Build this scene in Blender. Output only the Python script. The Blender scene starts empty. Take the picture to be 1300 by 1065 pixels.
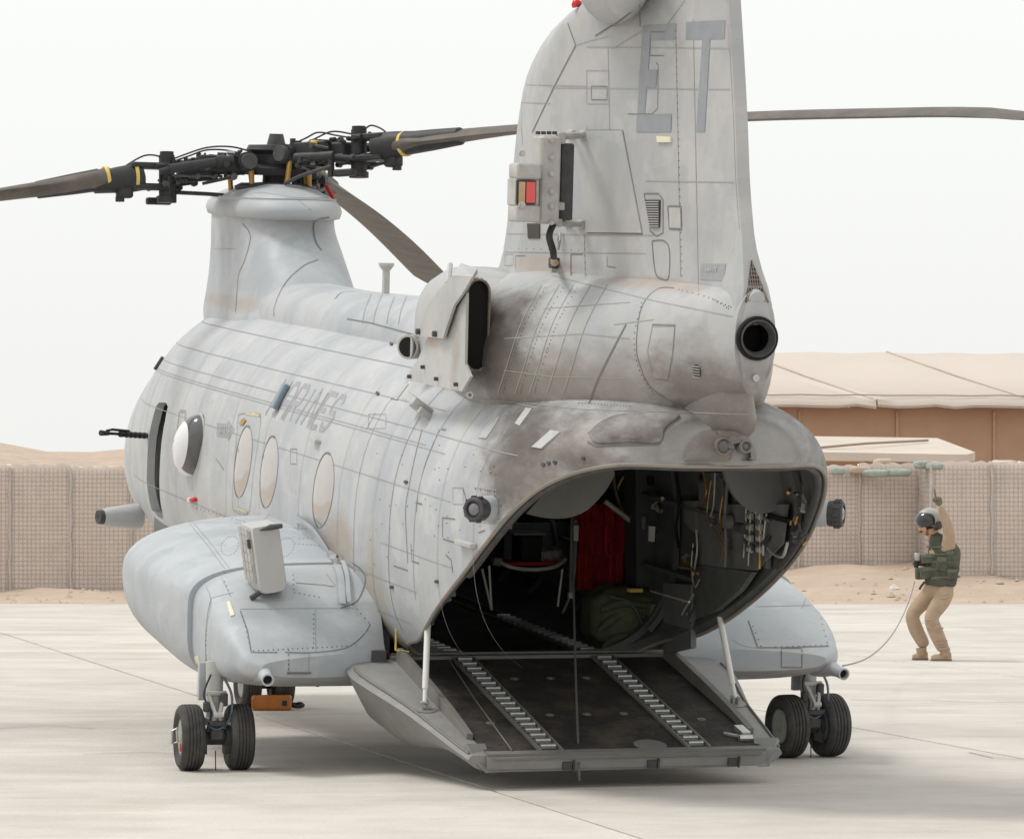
import bpy, bmesh, math, random
from mathutils import Vector, Matrix
from mathutils.bvhtree import BVHTree
import numpy as np
random.seed(7)
S = bpy.context.scene
COL = S.collection
R = math.radians
# ------------------------------------------------------------------ camera
CF, CH, CYH, CCX = 5040.0, 1.935, 620.0, 650.0      # focal length (photo px), eye height, horizon row, centre column
cam = bpy.data.cameras.new('camera'); cam_o = bpy.data.objects.new('camera', cam); COL.objects.link(cam_o)
cam.sensor_width = 36; cam.lens = 36*CF/1300; cam.shift_y = (620-532.5)/1300
cam.clip_start = .5; cam.clip_end = 20000
cam_o.location = (0, 0, CH); cam_o.rotation_euler = (R(90), 0, 0)
S.camera = cam_o
# ------------------------------------------------------------------ world, sun, exposure
W = bpy.data.worlds.new('World'); S.world = W; W.use_nodes = True
wn = W.node_tree; wn.nodes.clear()
SUN_EL, SUN_AZ = R(60), R(-75)                       # azimuth clockwise from +Y (the view direction)
sky = wn.nodes.new('ShaderNodeTexSky'); sky.sky_type = 'NISHITA'; sky.sun_disc = False
sky.sun_elevation = SUN_EL; sky.sun_rotation = SUN_AZ; sky.dust_density = 6; sky.air_density = 1; sky.ozone_density = 1
hsv = wn.nodes.new('ShaderNodeHueSaturation'); hsv.inputs['Saturation'].default_value = .25
wn.links.new(sky.outputs[0], hsv.inputs['Color'])
mx = wn.nodes.new('ShaderNodeMix'); mx.data_type = 'RGBA'; mx.inputs[0].default_value = .93
mx.inputs[7].default_value = (9.0, 9.1, 9.0, 1)      # the bright dust-laden overcast
wn.links.new(hsv.outputs[0], mx.inputs[6])
# slightly warmer and dimmer towards the horizon
tc = wn.nodes.new('ShaderNodeTexCoord'); sp = wn.nodes.new('ShaderNodeSeparateXYZ'); wn.links.new(tc.outputs['Generated'], sp.inputs[0])
rmp = wn.nodes.new('ShaderNodeValToRGB'); wn.links.new(sp.outputs[2], rmp.inputs[0])
rmp.color_ramp.elements[0].position = 0.0; rmp.color_ramp.elements[0].color = (.865, .86, .845, 1)
rmp.color_ramp.elements[1].position = .13; rmp.color_ramp.elements[1].color = (.935, .94, .935, 1)
ml = wn.nodes.new('ShaderNodeMix'); ml.data_type = 'RGBA'; ml.blend_type = 'MULTIPLY'; ml.inputs[0].default_value = 1
wn.links.new(mx.outputs[2], ml.inputs[6]); wn.links.new(rmp.outputs[0], ml.inputs[7])
bg = wn.nodes.new('ShaderNodeBackground'); bg.inputs[1].default_value = .105
wn.links.new(ml.outputs[2], bg.inputs[0])
wo = wn.nodes.new('ShaderNodeOutputWorld'); wn.links.new(bg.outputs[0], wo.inputs[0])
sl = bpy.data.lights.new('sun', 'SUN'); sl.energy = 1.5; sl.angle = R(16); sl.color = (1, .965, .92)
so = bpy.data.objects.new('sun', sl); COL.objects.link(so)
sd = Vector((math.sin(SUN_AZ)*math.cos(SUN_EL), math.cos(SUN_AZ)*math.cos(SUN_EL), math.sin(SUN_EL)))
so.rotation_euler = (-sd).to_track_quat('-Z', 'Y').to_euler()
S.view_settings.view_transform = 'Standard'; S.view_settings.look = 'None'
S.view_settings.exposure = 0.22; S.view_settings.gamma = 1
S.cycles.max_bounces = 6; S.cycles.diffuse_bounces = 4
S.cycles.use_adaptive_sampling = True

# ------------------------------------------------------------------ frames and pixel rays
HDG, PIT = R(17.7), R(5)                             # aircraft heading left of the view, nose-up stance
HM = Matrix.Translation((.04, 28, 0)) @ Matrix.Rotation(HDG, 4, 'Z') @ Matrix.Rotation(PIT, 4, 'X')
HI = HM.inverted()
def ray(px, py, local=True):
    o = Vector((0, 0, CH)); d = Vector(((px-CCX)/CF, 1, (CYH-py)/CF))
    if local: return HI @ o, (HI.to_3x3() @ d).normalized()
    return o, d.normalized()
def U(px, py, axis, val, local=True):                # where the sight line meets a plane of the aircraft frame
    o, d = ray(px, py, local); return o + d*((val-o[axis])/d[axis])
def GP(px, py): return U(px, py, 2, 0, False)

# ------------------------------------------------------------------ materials
def node(nt, t, **kw):
    n = nt.nodes.new(t)
    for k, v in kw.items(): setattr(n, k, v)
    return n
def mat(name, col, rough=.7, metal=0, var=.12, scale=6, bump=.0, bscale=60, spec=.3, dirt=None, dirt_amt=.0, dirt_scale=2, coat=0):
    m = bpy.data.materials.new(name); m.use_nodes = True; nt = m.node_tree; b = nt.nodes['Principled BSDF']
    L = nt.links.new
    co = node(nt, 'ShaderNodeTexCoord')
    n1 = node(nt, 'ShaderNodeTexNoise'); n1.inputs['Scale'].default_value = scale; n1.inputs['Detail'].default_value = 6; n1.inputs['Roughness'].default_value = .65
    L(co.outputs['Object'], n1.inputs['Vector'])
    mr = node(nt, 'ShaderNodeMapRange'); mr.inputs[1].default_value = .25; mr.inputs[2].default_value = .75
    mr.inputs[3].default_value = 1-var; mr.inputs[4].default_value = 1+var; L(n1.outputs[0], mr.inputs[0])
    mm = node(nt, 'ShaderNodeMix', data_type='RGBA', blend_type='MULTIPLY'); mm.inputs[0].default_value = 1
    mm.inputs[6].default_value = (*col, 1); L(mr.outputs[0], mm.inputs[7])
    out = mm.outputs[2]
    if dirt:
        n2 = node(nt, 'ShaderNodeTexNoise'); n2.inputs['Scale'].default_value = dirt_scale; n2.inputs['Detail'].default_value = 8; n2.inputs['Roughness'].default_value = .7
        L(co.outputs['Object'], n2.inputs['Vector'])
        r2 = node(nt, 'ShaderNodeMapRange'); r2.inputs[1].default_value = .45; r2.inputs[2].default_value = .75; r2.inputs[3].default_value = 0; r2.inputs[4].default_value = dirt_amt
        L(n2.outputs[0], r2.inputs[0])
        m2 = node(nt, 'ShaderNodeMix', data_type='RGBA'); L(r2.outputs[0], m2.inputs[0]); L(out, m2.inputs[6]); m2.inputs[7].default_value = (*dirt, 1)
        out = m2.outputs[2]
    L(out, b.inputs['Base Color'])
    b.inputs['Roughness'].default_value = rough; b.inputs['Metallic'].default_value = metal
    b.inputs['Specular IOR Level'].default_value = spec; b.inputs['Coat Weight'].default_value = coat
    if bump:
        n3 = node(nt, 'ShaderNodeTexNoise'); n3.inputs['Scale'].default_value = bscale; n3.inputs['Detail'].default_value = 5
        L(co.outputs['Object'], n3.inputs['Vector'])
        bp = node(nt, 'ShaderNodeBump'); bp.inputs['Strength'].default_value = bump; bp.inputs['Distance'].default_value = .02
        L(n3.outputs[0], bp.inputs['Height']); L(bp.outputs[0], b.inputs['Normal'])
    return m
def skin_mat(name, col, blobs, streak=.06):
    """Weathered low-visibility paint: patchy touch-ups, rain streaks, and soot or rust blobs at places of the aircraft frame."""
    m = mat(name, col, rough=.52, var=0, spec=.35); nt = m.node_tree; L = nt.links.new; b = nt.nodes['Principled BSDF']
    co = node(nt, 'ShaderNodeTexCoord').outputs['Object']
    def noise(scale, vec=None, detail=6, rough=.6):
        n = node(nt, 'ShaderNodeTexNoise'); n.inputs['Scale'].default_value = scale; n.inputs['Detail'].default_value = detail; n.inputs['Roughness'].default_value = rough
        L(vec or co, n.inputs['Vector']); return n.outputs[0]
    def mapv(s):
        v = node(nt, 'ShaderNodeVectorMath', operation='MULTIPLY'); L(co, v.inputs[0]); v.inputs[1].default_value = s; return v.outputs[0]
    def rng(x, a, b_, c, d):
        r = node(nt, 'ShaderNodeMapRange'); L(x, r.inputs[0])
        for i, q in enumerate((a, b_, c, d)): r.inputs[i+1].default_value = q
        return r.outputs[0]
    def mix(f, a, c, blend='MIX'):
        x = node(nt, 'ShaderNodeMix', data_type='RGBA', blend_type=blend)
        if isinstance(f, float): x.inputs[0].default_value = f
        else: L(f, x.inputs[0])
        for i, q in ((6, a), (7, c)):
            if isinstance(q, tuple): x.inputs[i].default_value = (*q, 1)
            else: L(q, x.inputs[i])
        return x.outputs[2]
    def math_(op, a, c):
        x = node(nt, 'ShaderNodeMath', operation=op)
        for i, q in ((0, a), (1, c)):
            if isinstance(q, (int, float)): x.inputs[i].default_value = q
            else: L(q, x.inputs[i])
        return x.outputs[0]
    out = col
    # soft patches where the paint was touched up
    out = mix(rng(noise(1.3, mapv((1, 1.6, 1.2))), .42, .62, 0., .9), out, (col[0]*.82, col[1]*.86, col[2]*.90))
    out = mix(rng(noise(2.6, mapv((1, .7, 1)), 3), .55, .6, 0., .5), out, (min(1, col[0]*1.09), min(1, col[1]*1.09), min(1, col[2]*1.1)))
    # rectangular touch-up patches
    vo = node(nt, 'ShaderNodeTexVoronoi', distance='CHEBYCHEV'); vo.inputs['Scale'].default_value = 2.3
    L(mapv((1, 1, 1.3)), vo.inputs['Vector'])
    sc = node(nt, 'ShaderNodeSeparateColor'); L(vo.outputs['Color'], sc.inputs[0])
    out = mix(rng(sc.outputs[0], .45, 1, 0, .30), out, (col[0]*.72, col[1]*.75, col[2]*.78))
    # rain and dust streaks running down, dust film
    out = mix(rng(noise(1, mapv((9, 9, .9)), 5, .7), .52, .75, 0., streak*6), out, (.43, .385, .33))
    out = mix(rng(noise(14, None, 8, .75), .5, .8, 0., .35), out, (col[0]*.8, col[1]*.78, col[2]*.75))
    out = mix(rng(noise(55, None, 3, .6), .66, .74, 0., .45), out, (col[0]*.55, col[1]*.52, col[2]*.48))
    out = mix(rng(noise(4, mapv((1, 2.5, 1)), 8, .8), .56, .72, 0., .35), out, (col[0]*.72, col[1]*.70, col[2]*.67))
    for (p, rad, c, amt) in blobs:
        v = node(nt, 'ShaderNodeVectorMath', operation='SUBTRACT'); L(co, v.inputs[0]); v.inputs[1].default_value = p
        v2 = node(nt, 'ShaderNodeVectorMath', operation='DIVIDE'); L(v.outputs[0], v2.inputs[0]); v2.inputs[1].default_value = rad
        ln = node(nt, 'ShaderNodeVectorMath', operation='LENGTH'); L(v2.outputs[0], ln.inputs[0])
        d = math_('ADD', ln.outputs['Value'], math_('MULTIPLY', math_('SUBTRACT', noise(3.2, mapv((1, .6, 1.3)), 7, .68), .5), 1.7))
        f = rng(d, .45, 1.15, amt, 0.)
        f = math_('MULTIPLY', f, rng(noise(7, mapv((1, .35, 1)), 6, .7), .3, .7, .7, 1.))
        out = mix(f, out, c)
    L(out, b.inputs['Base Color'])
    bp = node(nt, 'ShaderNodeBump'); bp.inputs['Strength'].default_value = .25; bp.inputs['Distance'].default_value = .03
    L(noise(2.2, mapv((1, 1, 1)), 2), bp.inputs['Height']); L(bp.outputs[0], b.inputs['Normal'])
    L(rng(noise(5), .3, .7, .42, .66), b.inputs['Roughness'])
    return m
SOOT = (.085, .07, .06)
BR = (.24, .2, .165)
M = {}
GREY = (.485, .492, .497)
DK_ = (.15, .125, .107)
M['skin'] = skin_mat('weathered light grey paint', GREY, [
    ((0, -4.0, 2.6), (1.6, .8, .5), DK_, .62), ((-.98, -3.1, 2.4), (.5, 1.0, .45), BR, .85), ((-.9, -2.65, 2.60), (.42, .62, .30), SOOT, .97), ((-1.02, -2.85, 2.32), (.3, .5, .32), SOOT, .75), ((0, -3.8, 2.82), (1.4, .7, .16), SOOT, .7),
    ((.9, -3.2, 2.5), (.6, 1.0, .6), (.12, .10, .09), .9), ((-1.15, .75, 1.5), (.25, .5, .22), (.34, .24, .16), .65), ((-1.0, -3.5, 2.40), (.5, .6, .16), SOOT, .75),
    ((-1.1, -.1, 1.2), (.3, .25, .55), (.40, .33, .23), .6), ((-1.0, 3.6, 1.35), (.4, 2.4, .15), (.42, .37, .3), .5)], .05)
M['fin'] = skin_mat('weathered fin paint', (.455, .453, .450), [
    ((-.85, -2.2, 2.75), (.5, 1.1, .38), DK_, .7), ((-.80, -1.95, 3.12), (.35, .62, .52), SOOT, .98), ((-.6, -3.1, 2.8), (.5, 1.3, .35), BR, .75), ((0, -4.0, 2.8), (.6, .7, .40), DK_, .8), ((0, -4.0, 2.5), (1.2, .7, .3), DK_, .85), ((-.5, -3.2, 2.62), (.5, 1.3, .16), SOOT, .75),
    ((-.35, -3.4, 3.5), (.3, .8, .05), (.4, .26, .16), .55), ((-.4, -1.4, 3.55), (.3, .8, .07), (.4, .3, .2), .45)], .04)
M['pod'] = skin_mat('sponson bluish grey paint', (.452, .472, .488), [((-1.2, .6, 1.45), (.25, .4, .06), (.45, .3, .17), .7), ((-2, -.5, .62), (.6, .5, .1), (.34, .31, .27), .5), ((2, -.5, .62), (.6, .5, .1), (.34, .31, .27), .5), ((-1.9, -.1, 1.15), (.3, .4, .15), (.28, .29, .3), .5), ((-1.4, .2, 1.2), (.25, .4, .2), (.3, .31, .32), .4)], .02)
M['hat'] = skin_mat('forward pylon paint', (.455, .468, .48), [((-.5, 7, 2.95), (.3, 1.5, .07), (.36, .27, .19), .5), ((0, 7.2, 4.15), (.3, .5, .1), (.25, .3, .36), .6)], .03)
M['line'] = mat('panel gap', (.19, .185, .18), .8)
M['faint'] = mat('faint panel joint', (.335, .335, .335), .7)
M['mark'] = mat('faded grey marking', (.285, .30, .325), .7, var=.12, scale=9)
M['mark2'] = mat('worn grey marking', (.34, .35, .365), .7, var=.16, scale=14)
M['ship'] = mat('plain grey paint', (.47, .47, .46), .55, var=.1, scale=9, dirt=(.3, .27, .23), dirt_amt=.5, dirt_scale=8)
M['dark'] = mat('black rotor steel', (.03, .03, .032), .55, var=.3, scale=20, spec=.4)
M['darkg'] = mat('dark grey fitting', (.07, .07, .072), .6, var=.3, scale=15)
M['blade'] = mat('rotor blade paint', (.115, .10, .088), .6, var=.22, scale=3, dirt=(.2, .175, .15), dirt_amt=.6, dirt_scale=5)
M['black'] = mat('sooty black duct', (.012, .012, .012), .8)
M['steel'] = mat('bare worn steel', (.5, .5, .49), .35, metal=.7, var=.2, scale=20)
M['rubber'] = mat('dusty tyre rubber', (.055, .053, .052), .85, var=.2, scale=12, dirt=(.16, .135, .11), dirt_amt=.5, dirt_scale=9)
M['rim'] = mat('wheel hub paint', (.3, .32, .27), .5, var=.2)
M['hose'] = mat('blue grey hose', (.12, .17, .22), .5)
M['brass'] = mat('brass fitting', (.45, .27, .08), .4, metal=.6)
M['yellow'] = mat('yellow paint band', (.7, .52, .14), .6)
M['orange'] = mat('faded orange plastic', (.42, .145, .035), .55, var=.2, scale=9)
M['red'] = mat('red lens', (.6, .03, .03), .3)
M['redcloth'] = mat('red webbing cloth', (.30, .018, .018), .9, var=.3, scale=15)
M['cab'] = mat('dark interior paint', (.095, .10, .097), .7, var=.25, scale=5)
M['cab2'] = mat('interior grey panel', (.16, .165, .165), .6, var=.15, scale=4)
M['floor'] = mat('worn black non-slip deck', (.028, .026, .024), .75, var=.4, scale=9, dirt=(.13, .1, .075), dirt_amt=.75, dirt_scale=3.2, bump=.4, bscale=40, spec=.35)
M['deckedge'] = mat('scuffed grey deck edging', (.2, .19, .175), .55, var=.2, scale=14, dirt=(.1, .085, .07), dirt_amt=.6, dirt_scale=7)
M['rampskin'] = mat('ramp grey paint', (.25, .247, .24), .5, var=.12, scale=7, dirt=(.2, .18, .155), dirt_amt=.6, dirt_scale=5)
M['green'] = mat('olive green canvas', (.10, .11, .065), .9, var=.3, scale=7, bump=.5, bscale=9)
M['white'] = mat('off-white paint', (.72, .71, .68), .5, var=.06)
M['cream'] = mat('formation light strip', (.72, .68, .52), .4)
M['wire'] = mat('dark cable', (.05, .05, .05), .7)
M['mesh'] = mat('fine dark intake mesh', (.07, .065, .06), .8)
M['tan'] = mat('tan wool', (.5, .38, .26), .9)

# ------------------------------------------------------------------ mesh helpers
def V(*a): return Vector(a[0]) if len(a) == 1 else Vector(a)
class MB:
    def __init__(s): s.v = []; s.f = []
    def add(s, vs, fs):
        n = len(s.v); s.v += [tuple(x) for x in vs]; s.f += [tuple(i+n for i in f) for f in fs]; return s
    def box(s, c, d, rot=None, top=1.0):
        c = V(c); hx, hy, hz = d[0]/2, d[1]/2, d[2]/2
        p = [V(x*hx*(top if z > 0 else 1), y*hy*(top if z > 0 else 1), z*hz) for z in (-1, 1) for y in (-1, 1) for x in (-1, 1)]
        if rot is not None: p = [rot @ q for q in p]
        return s.add([q+c for q in p], [(0, 2, 3, 1), (4, 5, 7, 6), (0, 1, 5, 4), (2, 6, 7, 3), (0, 4, 6, 2), (1, 3, 7, 5)])
    def rbox(s, c, d, r=.02, rot=None, n=3, axis=2):
        """box with rounded edges along one axis and chamfered ends"""
        c = V(c); dd = list(d); a = [i for i in range(3) if i != axis]
        A, B, Z = dd[a[0]]/2, dd[a[1]]/2, dd[axis]/2
        def ring(k, z):
            out = []
            for q, (sx, sy) in enumerate(((1, 1), (-1, 1), (-1, -1), (1, -1))):
                for i in range(n+1):
                    t = (q+i/n)*math.pi/2
                    p = [0, 0, 0]; p[a[0]] = sx*(A-r)+math.cos(t)*r*k+(0); p[a[1]] = sy*(B-r)+math.sin(t)*r*k; p[axis] = z
                    out.append(V(p))
            return out
        rings = [ring(.5, -Z), ring(1, -Z+r*.5), ring(1, Z-r*.5), ring(.5, Z)]
        if rot is not None: rings = [[rot @ q for q in rr] for rr in rings]
        return s.loft([[q+c for q in rr] for rr in rings])
    def loft(s, rings, closed=True, caps=True, wrap=False):
        n = len(rings[0]); vs = [p for r in rings for p in r]; fs = []
        for i in range(len(rings) if wrap else len(rings)-1):
            i2 = (i+1) % len(rings)
            for j in range(n if closed else n-1):
                j2 = (j+1) % n; fs.append((i*n+j, i*n+j2, i2*n+j2, i2*n+j))
        if caps and closed and not wrap:
            fs.append(tuple(reversed(range(n)))); fs.append(tuple((len(rings)-1)*n+j for j in range(n)))
        return s.add(vs, fs)
    def cyl(s, p0, p1, r0, r1=None, n=12, caps=True):
        r1 = r0 if r1 is None else r1; p0, p1 = V(p0), V(p1); d = (p1-p0).normalized()
        u = d.orthogonal().normalized(); w = d.cross(u)
        c = [(math.cos(2*math.pi*i/n), math.sin(2*math.pi*i/n)) for i in range(n)]
        return s.loft([[p0+u*a*r0+w*b*r0 for a, b in c], [p1+u*a*r1+w*b*r1 for a, b in c]], caps=caps)
    def lathe(s, prof, o, ax, n=24, closed_prof=False):
        """prof: (distance along the axis, radius)"""
        o, ax = V(o), V(ax).normalized(); u = ax.orthogonal().normalized(); w = ax.cross(u)
        rings = [[o+ax*h+(u*math.cos(2*math.pi*i/n)+w*math.sin(2*math.pi*i/n))*r for i in range(n)] for h, r in prof]
        return s.loft(rings, caps=not closed_prof, wrap=closed_prof)
    def tube(s, pts, r, n=6, caps=True):
        pts = [V(p) for p in pts]; rings = []; u = None
        for i, p in enumerate(pts):
            d = (pts[min(i+1, len(pts)-1)]-pts[max(i-1, 0)]).normalized()
            u = d.orthogonal().normalized() if u is None else (u-d*u.dot(d)).normalized()
            w = d.cross(u); rr = r[i] if isinstance(r, (list, tuple)) else r
            rings.append([p+(u*math.cos(2*math.pi*k/n)+w*math.sin(2*math.pi*k/n))*rr for k in range(n)])
        return s.loft(rings, caps=caps)
    def build(s, name, m, parent=None, angle=35, kind=None, **kw):
        me = bpy.data.meshes.new(name); me.from_pydata(s.v, [], s.f)
        bm = bmesh.new(); bm.from_mesh(me); bmesh.ops.recalc_face_normals(bm, faces=bm.faces); bm.to_mesh(me); bm.free()
        return link(name, me, m, parent, angle, kind, **kw)
def link(name, me, m, parent=None, angle=35, kind=None, **kw):
    if m is not None:
        me.materials.clear(); me.materials.append(m)
    if angle:
        me.shade_smooth(); me.set_sharp_from_angle(angle=R(angle))
    o = bpy.data.objects.new(name, me); COL.objects.link(o)
    if parent is not None: o.parent = parent
    if kind: o['kind'] = kind
    for k, v in kw.items(): o[k] = v
    return o
def empty(name, label, cat, mtx=None, group=None):
    o = bpy.data.objects.new(name, None); COL.objects.link(o); o.empty_display_size = .2
    if mtx is not None: o.matrix_world = mtx
    o['label'] = label; o['category'] = cat
    if group: o['group'] = group
    return o
def tag(o, label, cat, group=None):
    o['label'] = label; o['category'] = cat
    if group: o['group'] = group
    return o
def crom(pts, n=6):
    """smooth curve through points"""
    pts = [V(p) for p in pts]; out = []
    for i in range(len(pts)-1):
        p0, p1, p2, p3 = pts[max(i-1, 0)], pts[i], pts[i+1], pts[min(i+2, len(pts)-1)]
        for k in range(n):
            t = k/n; out.append(.5*((2*p1)+(p2-p0)*t+(2*p0-5*p1+4*p2-p3)*t*t+(-p0+3*p1-3*p2+p3)*t**3))
    return out+[pts[-1]]
def lerp(tab, x, smooth=True):
    """tab: rows (x, a, b, ...) sorted by x; smooth interpolation of each column"""
    if x <= tab[0][0]: return tab[0][1:]
    if x >= tab[-1][0]: return tab[-1][1:]
    for i in range(len(tab)-1):
        if tab[i][0] <= x <= tab[i+1][0]:
            a, b = tab[i], tab[i+1]; h = b[0]-a[0]; t = (x-a[0])/h
            if not smooth: return tuple(p+(q-p)*t for p, q in zip(a[1:], b[1:]))
            pr = tab[max(i-1, 0)]; nx = tab[min(i+2, len(tab)-1)]; out = []
            for k in range(1, len(a)):
                s0 = (b[k]-a[k])/h
                m0 = s0 if i == 0 else ((a[k]-pr[k])/(a[0]-pr[0])+s0)/2
                m1 = s0 if i+2 >= len(tab) else (s0+(nx[k]-b[k])/(nx[0]-b[0]))/2
                if i and (a[k]-pr[k])*s0 <= 0: m0 = 0
                if i+2 < len(tab) and (nx[k]-b[k])*s0 <= 0: m1 = 0
                out.append((2*t**3-3*t*t+1)*a[k]+(t**3-2*t*t+t)*h*m0+(-2*t**3+3*t*t)*b[k]+(t**3-t*t)*h*m1)
            return tuple(out)
def spow(x, p): return math.copysign(abs(x)**p, x)
def arc(n): return [(math.cos(2*math.pi*i/n), math.sin(2*math.pi*i/n)) for i in range(n)]

# ================================================================== THE HELICOPTER
HELI = empty('transport_helicopter', 'light grey twin rotor transport helicopter parked with its rear ramp lowered', 'helicopter', HM)

# ---- fuselage shell: rows y, half width, z of greatest width, crown z, keel z, upper exponent, lower exponent
FUS = [(-4.10, .03, 2.46, 2.56, 2.3, 2.2, 2.2), (-4.05, .28, 2.46, 2.66, 2.2, 2.2, 2.2), (-3.92, .50, 2.45, 2.74, 1.9, 2.2, 2.3), (-3.65, .74, 2.38, 2.80, 1.6, 2.2, 2.4), (-3.3, .93, 2.25, 2.84, 1.3, 2.2, 2.5),
       (-2.8, 1.07, 2.05, 2.88, 1.0, 2.25, 2.8), (-2.0, 1.13, 1.8, 2.92, .75, 2.3, 2.7), (-.8, 1.14, 1.65, 2.93, .66, 2.35, 2.9), (5.0, 1.13, 1.63, 2.93, .66, 2.33, 3.2), (6.6, 1.12, 1.62, 2.94, .66, 2.2, 3.2), (7.6, 1.085, 1.6, 2.92, .66, 2.08, 3),
       (8.4, .99, 1.55, 2.72, .66, 2.0, 2.6), (9.2, .88, 1.45, 2.3, .7, 2.1, 2.4), (9.8, .62, 1.35, 1.85, .8, 2, 2.2), (10.15, .25, 1.3, 1.5, 1.0, 2, 2)]
RIM = [(-4.1, 2.44), (-3.75, 2.42), (-3.3, 2.27), (-2.95, 2.07), (-2.65, 1.87), (-2.3, 1.66), (-1.6, 1.31), (-.9, 1.01), (-.3, .87), (-.18, .80), (-.1, .66)]
def fus_pt(y, t, off=0.0):
    """t from 0 (keel centre) round the left... returns the shell point; t in [-pi/2, 3pi/2], pi/2 = crown"""
    w, zc, zt, zb, nu, nl = lerp(FUS, y)
    c, s_ = math.cos(t), math.sin(t); n = nu if s_ >= 0 else nl; h = (zt-zc if s_ >= 0 else zc-zb)
    return V((w-off)*spow(c, 2/n), y, zc+(h-off)*spow(s_, 2/n))
def t_at_z(y, z):
    """angle on the right side where the section reaches height z"""
    w, zc, zt, zb, nu, nl = lerp(FUS, y)
    if z >= zc: return math.asin(min(.98, ((z-zc)/(zt-zc))**(nu/2)))
    return -math.asin(min(1, ((zc-z)/(zc-zb))**(nl/2)))
ys = []
y = -4.1
while y < 10.14:
    ys.append(y); y += .07 if y < -2.6 else (.12 if y < .2 else (.28 if y < 7 else .14))
ys.append(10.15)
NT = 72
def ring_at(y, off):
    if y < -.1:
        ta = t_at_z(y, lerp(RIM, y, True)[0]); ta = max(ta, -math.pi/2)
    else: ta = -math.pi/2
    return [fus_pt(y, ta+(math.pi-2*ta)*k/NT, off) for k in range(NT+1)]
ys_o = sorted(set(ys+[-.1, -.09, -.18]))
outer = [ring_at(y, 0) for y in ys_o]
fb = MB(); fb.loft(outer, closed=False, caps=False)
n_o = len(fb.v)
ys_i = [y for y in ys_o if -4.0 <= y <= 8.9]
k0 = ys_o.index(ys_i[0]); k1 = ys_o.index(ys_i[-1])
inner = [ring_at(y, .07) for y in ys_i]
# inner wall keeps the rim height
fb.loft(inner, closed=False, caps=False)
m1 = NT+1
for i in range(len(ys_i)-1):                          # close the lower rim between the skins
    if ys_i[i] < -.1:
        for e in (0, NT):
            a, b = (k0+i)*m1+e, (k0+i+1)*m1+e; c, d = n_o+i*m1+e, n_o+(i+1)*m1+e
            fb.f.append((a, b, d, c))
for j in range(NT): fb.f.append((n_o+(len(ys_i)-1)*m1+j, n_o+(len(ys_i)-1)*m1+j+1, n_o+(len(ys_i)-1)*m1+j+1))  if False else None
fb.f = [f for f in fb.f if f]
for j in range(NT): fb.f.append((n_o+j, n_o+j+1, k0*m1+j+1, k0*m1+j))   # rear closure between skins
fb.f.append(tuple(range(NT+1)))
fuse = fb.build('fuselage', M['skin'], HELI, 40)
SKINV, SKINF = [], []
def to_skin(b):
    n = len(SKINV); SKINV.extend([V(p) for p in b.v]); SKINF.extend([tuple(i+n for i in f) for f in b.f])
n_out = (len(ys_o)-1)*NT; n_in = (len(ys_i)-1)*NT
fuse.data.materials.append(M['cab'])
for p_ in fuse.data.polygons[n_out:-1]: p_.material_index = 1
sk = MB(); sk.loft(outer, closed=False, caps=False); to_skin(sk)

# ---- tail fairing under the aft pylon
FAI = [(-4.36, .13, 3.19, 3.50, 2.93, 2.3, 2.1), (-4.2, .17, 3.17, 3.52, 2.9, 2.3, 2.1), (-3.95, .27, 3.13, 3.53, 2.78, 2.2, 2.1), (-3.6, .42, 3.08, 3.54, 2.6, 2.2, 2.2), (-3.1, .6, 3.0, 3.55, 2.45, 2.2, 2.3),
       (-2.4, .8, 2.93, 3.55, 2.4, 2.2, 2.3), (-1.6, .92, 2.9, 3.56, 2.4, 2.2, 2.3), (-.9, .86, 2.9, 3.54, 2.4, 2.2, 2.3), (-.2, .72, 2.9, 3.46, 2.4, 2.2, 2.3), (.6, .52, 2.88, 3.3, 2.4, 2.2, 2.3), (1.4, .40, 2.86, 3.1, 2.4, 2.2, 2.2)]
def sect(tab, y, n=48, off=0):
    w, zc, zt, zb, nu, nl = lerp(tab, y); out = []
    for c, s_ in arc(n):
        q = nu if s_ >= 0 else nl; h = (zt-zc) if s_ >= 0 else (zc-zb)
        out.append(V((w-off)*spow(c, 2/q), y, zc+(h-off)*spow(s_, 2/q)))
    return out
b = MB(); b.loft([sect(FAI, y) for y in np.arange(-4.36, 1.45, .1)]); to_skin(b)
fair = b.build('tail_fairing', M['fin'], HELI, 50)
# neck between the fairing end and the brow
b = MB(); b.loft([[V(rx*spow(c, .8), -3.5+ry*s_, z) for c, s_ in arc(32)] for z, ry, rx in ((2.54, .56, .40), (2.60, .575, .33), (2.66, .59, .285), (2.74, .605, .25), (2.85, .63, .21), (3.0, .66, .17))]); to_skin(b)
b.build('tail_neck', M['fin'], HELI, 50)

# ---- aft pylon (fin): horizontal sections, rows z, leading y, trailing y, half thickness
FIN = [(3.30, .65, -4.30, .50), (3.5, .42, -4.30, .42), (3.69, .32, -4.22, .40), (4.1, .18, -4.08, .40), (4.5, .06, -4.0, .40), (4.8, -.12, -3.93, .40), (5.0, -.45, -3.88, .40), (5.15, -.85, -3.84, .38), (5.3, -1.5, -3.8, .34), (5.42, -1.9, -3.75, .26), (5.5, -2.3, -3.5, .1)]
def fin_sec(z, n=40):
    le, te, ht = lerp(FIN, z); c = le-te; out = []
    for i in range(n+1):                              # left side from the leading edge aft, then the right side back
        u = (1-math.cos(math.pi*i/n))/2
        th_ = ht*(min(1, (u/.3))**.5*(1 if u < .3 else 1-((u-.3)/.7)**1.5*.885))
        out.append((u, th_))
    L_ = [V(-t, le-u*c, z) for u, t in out]; R_ = [V(t, le-u*c, z) for u, t in reversed(out[1:])]
    return L_+R_
b = MB(); b.loft([fin_sec(z) for z in list(np.arange(3.3, 5.5, .1))+[5.5]]); to_skin(b)
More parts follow.
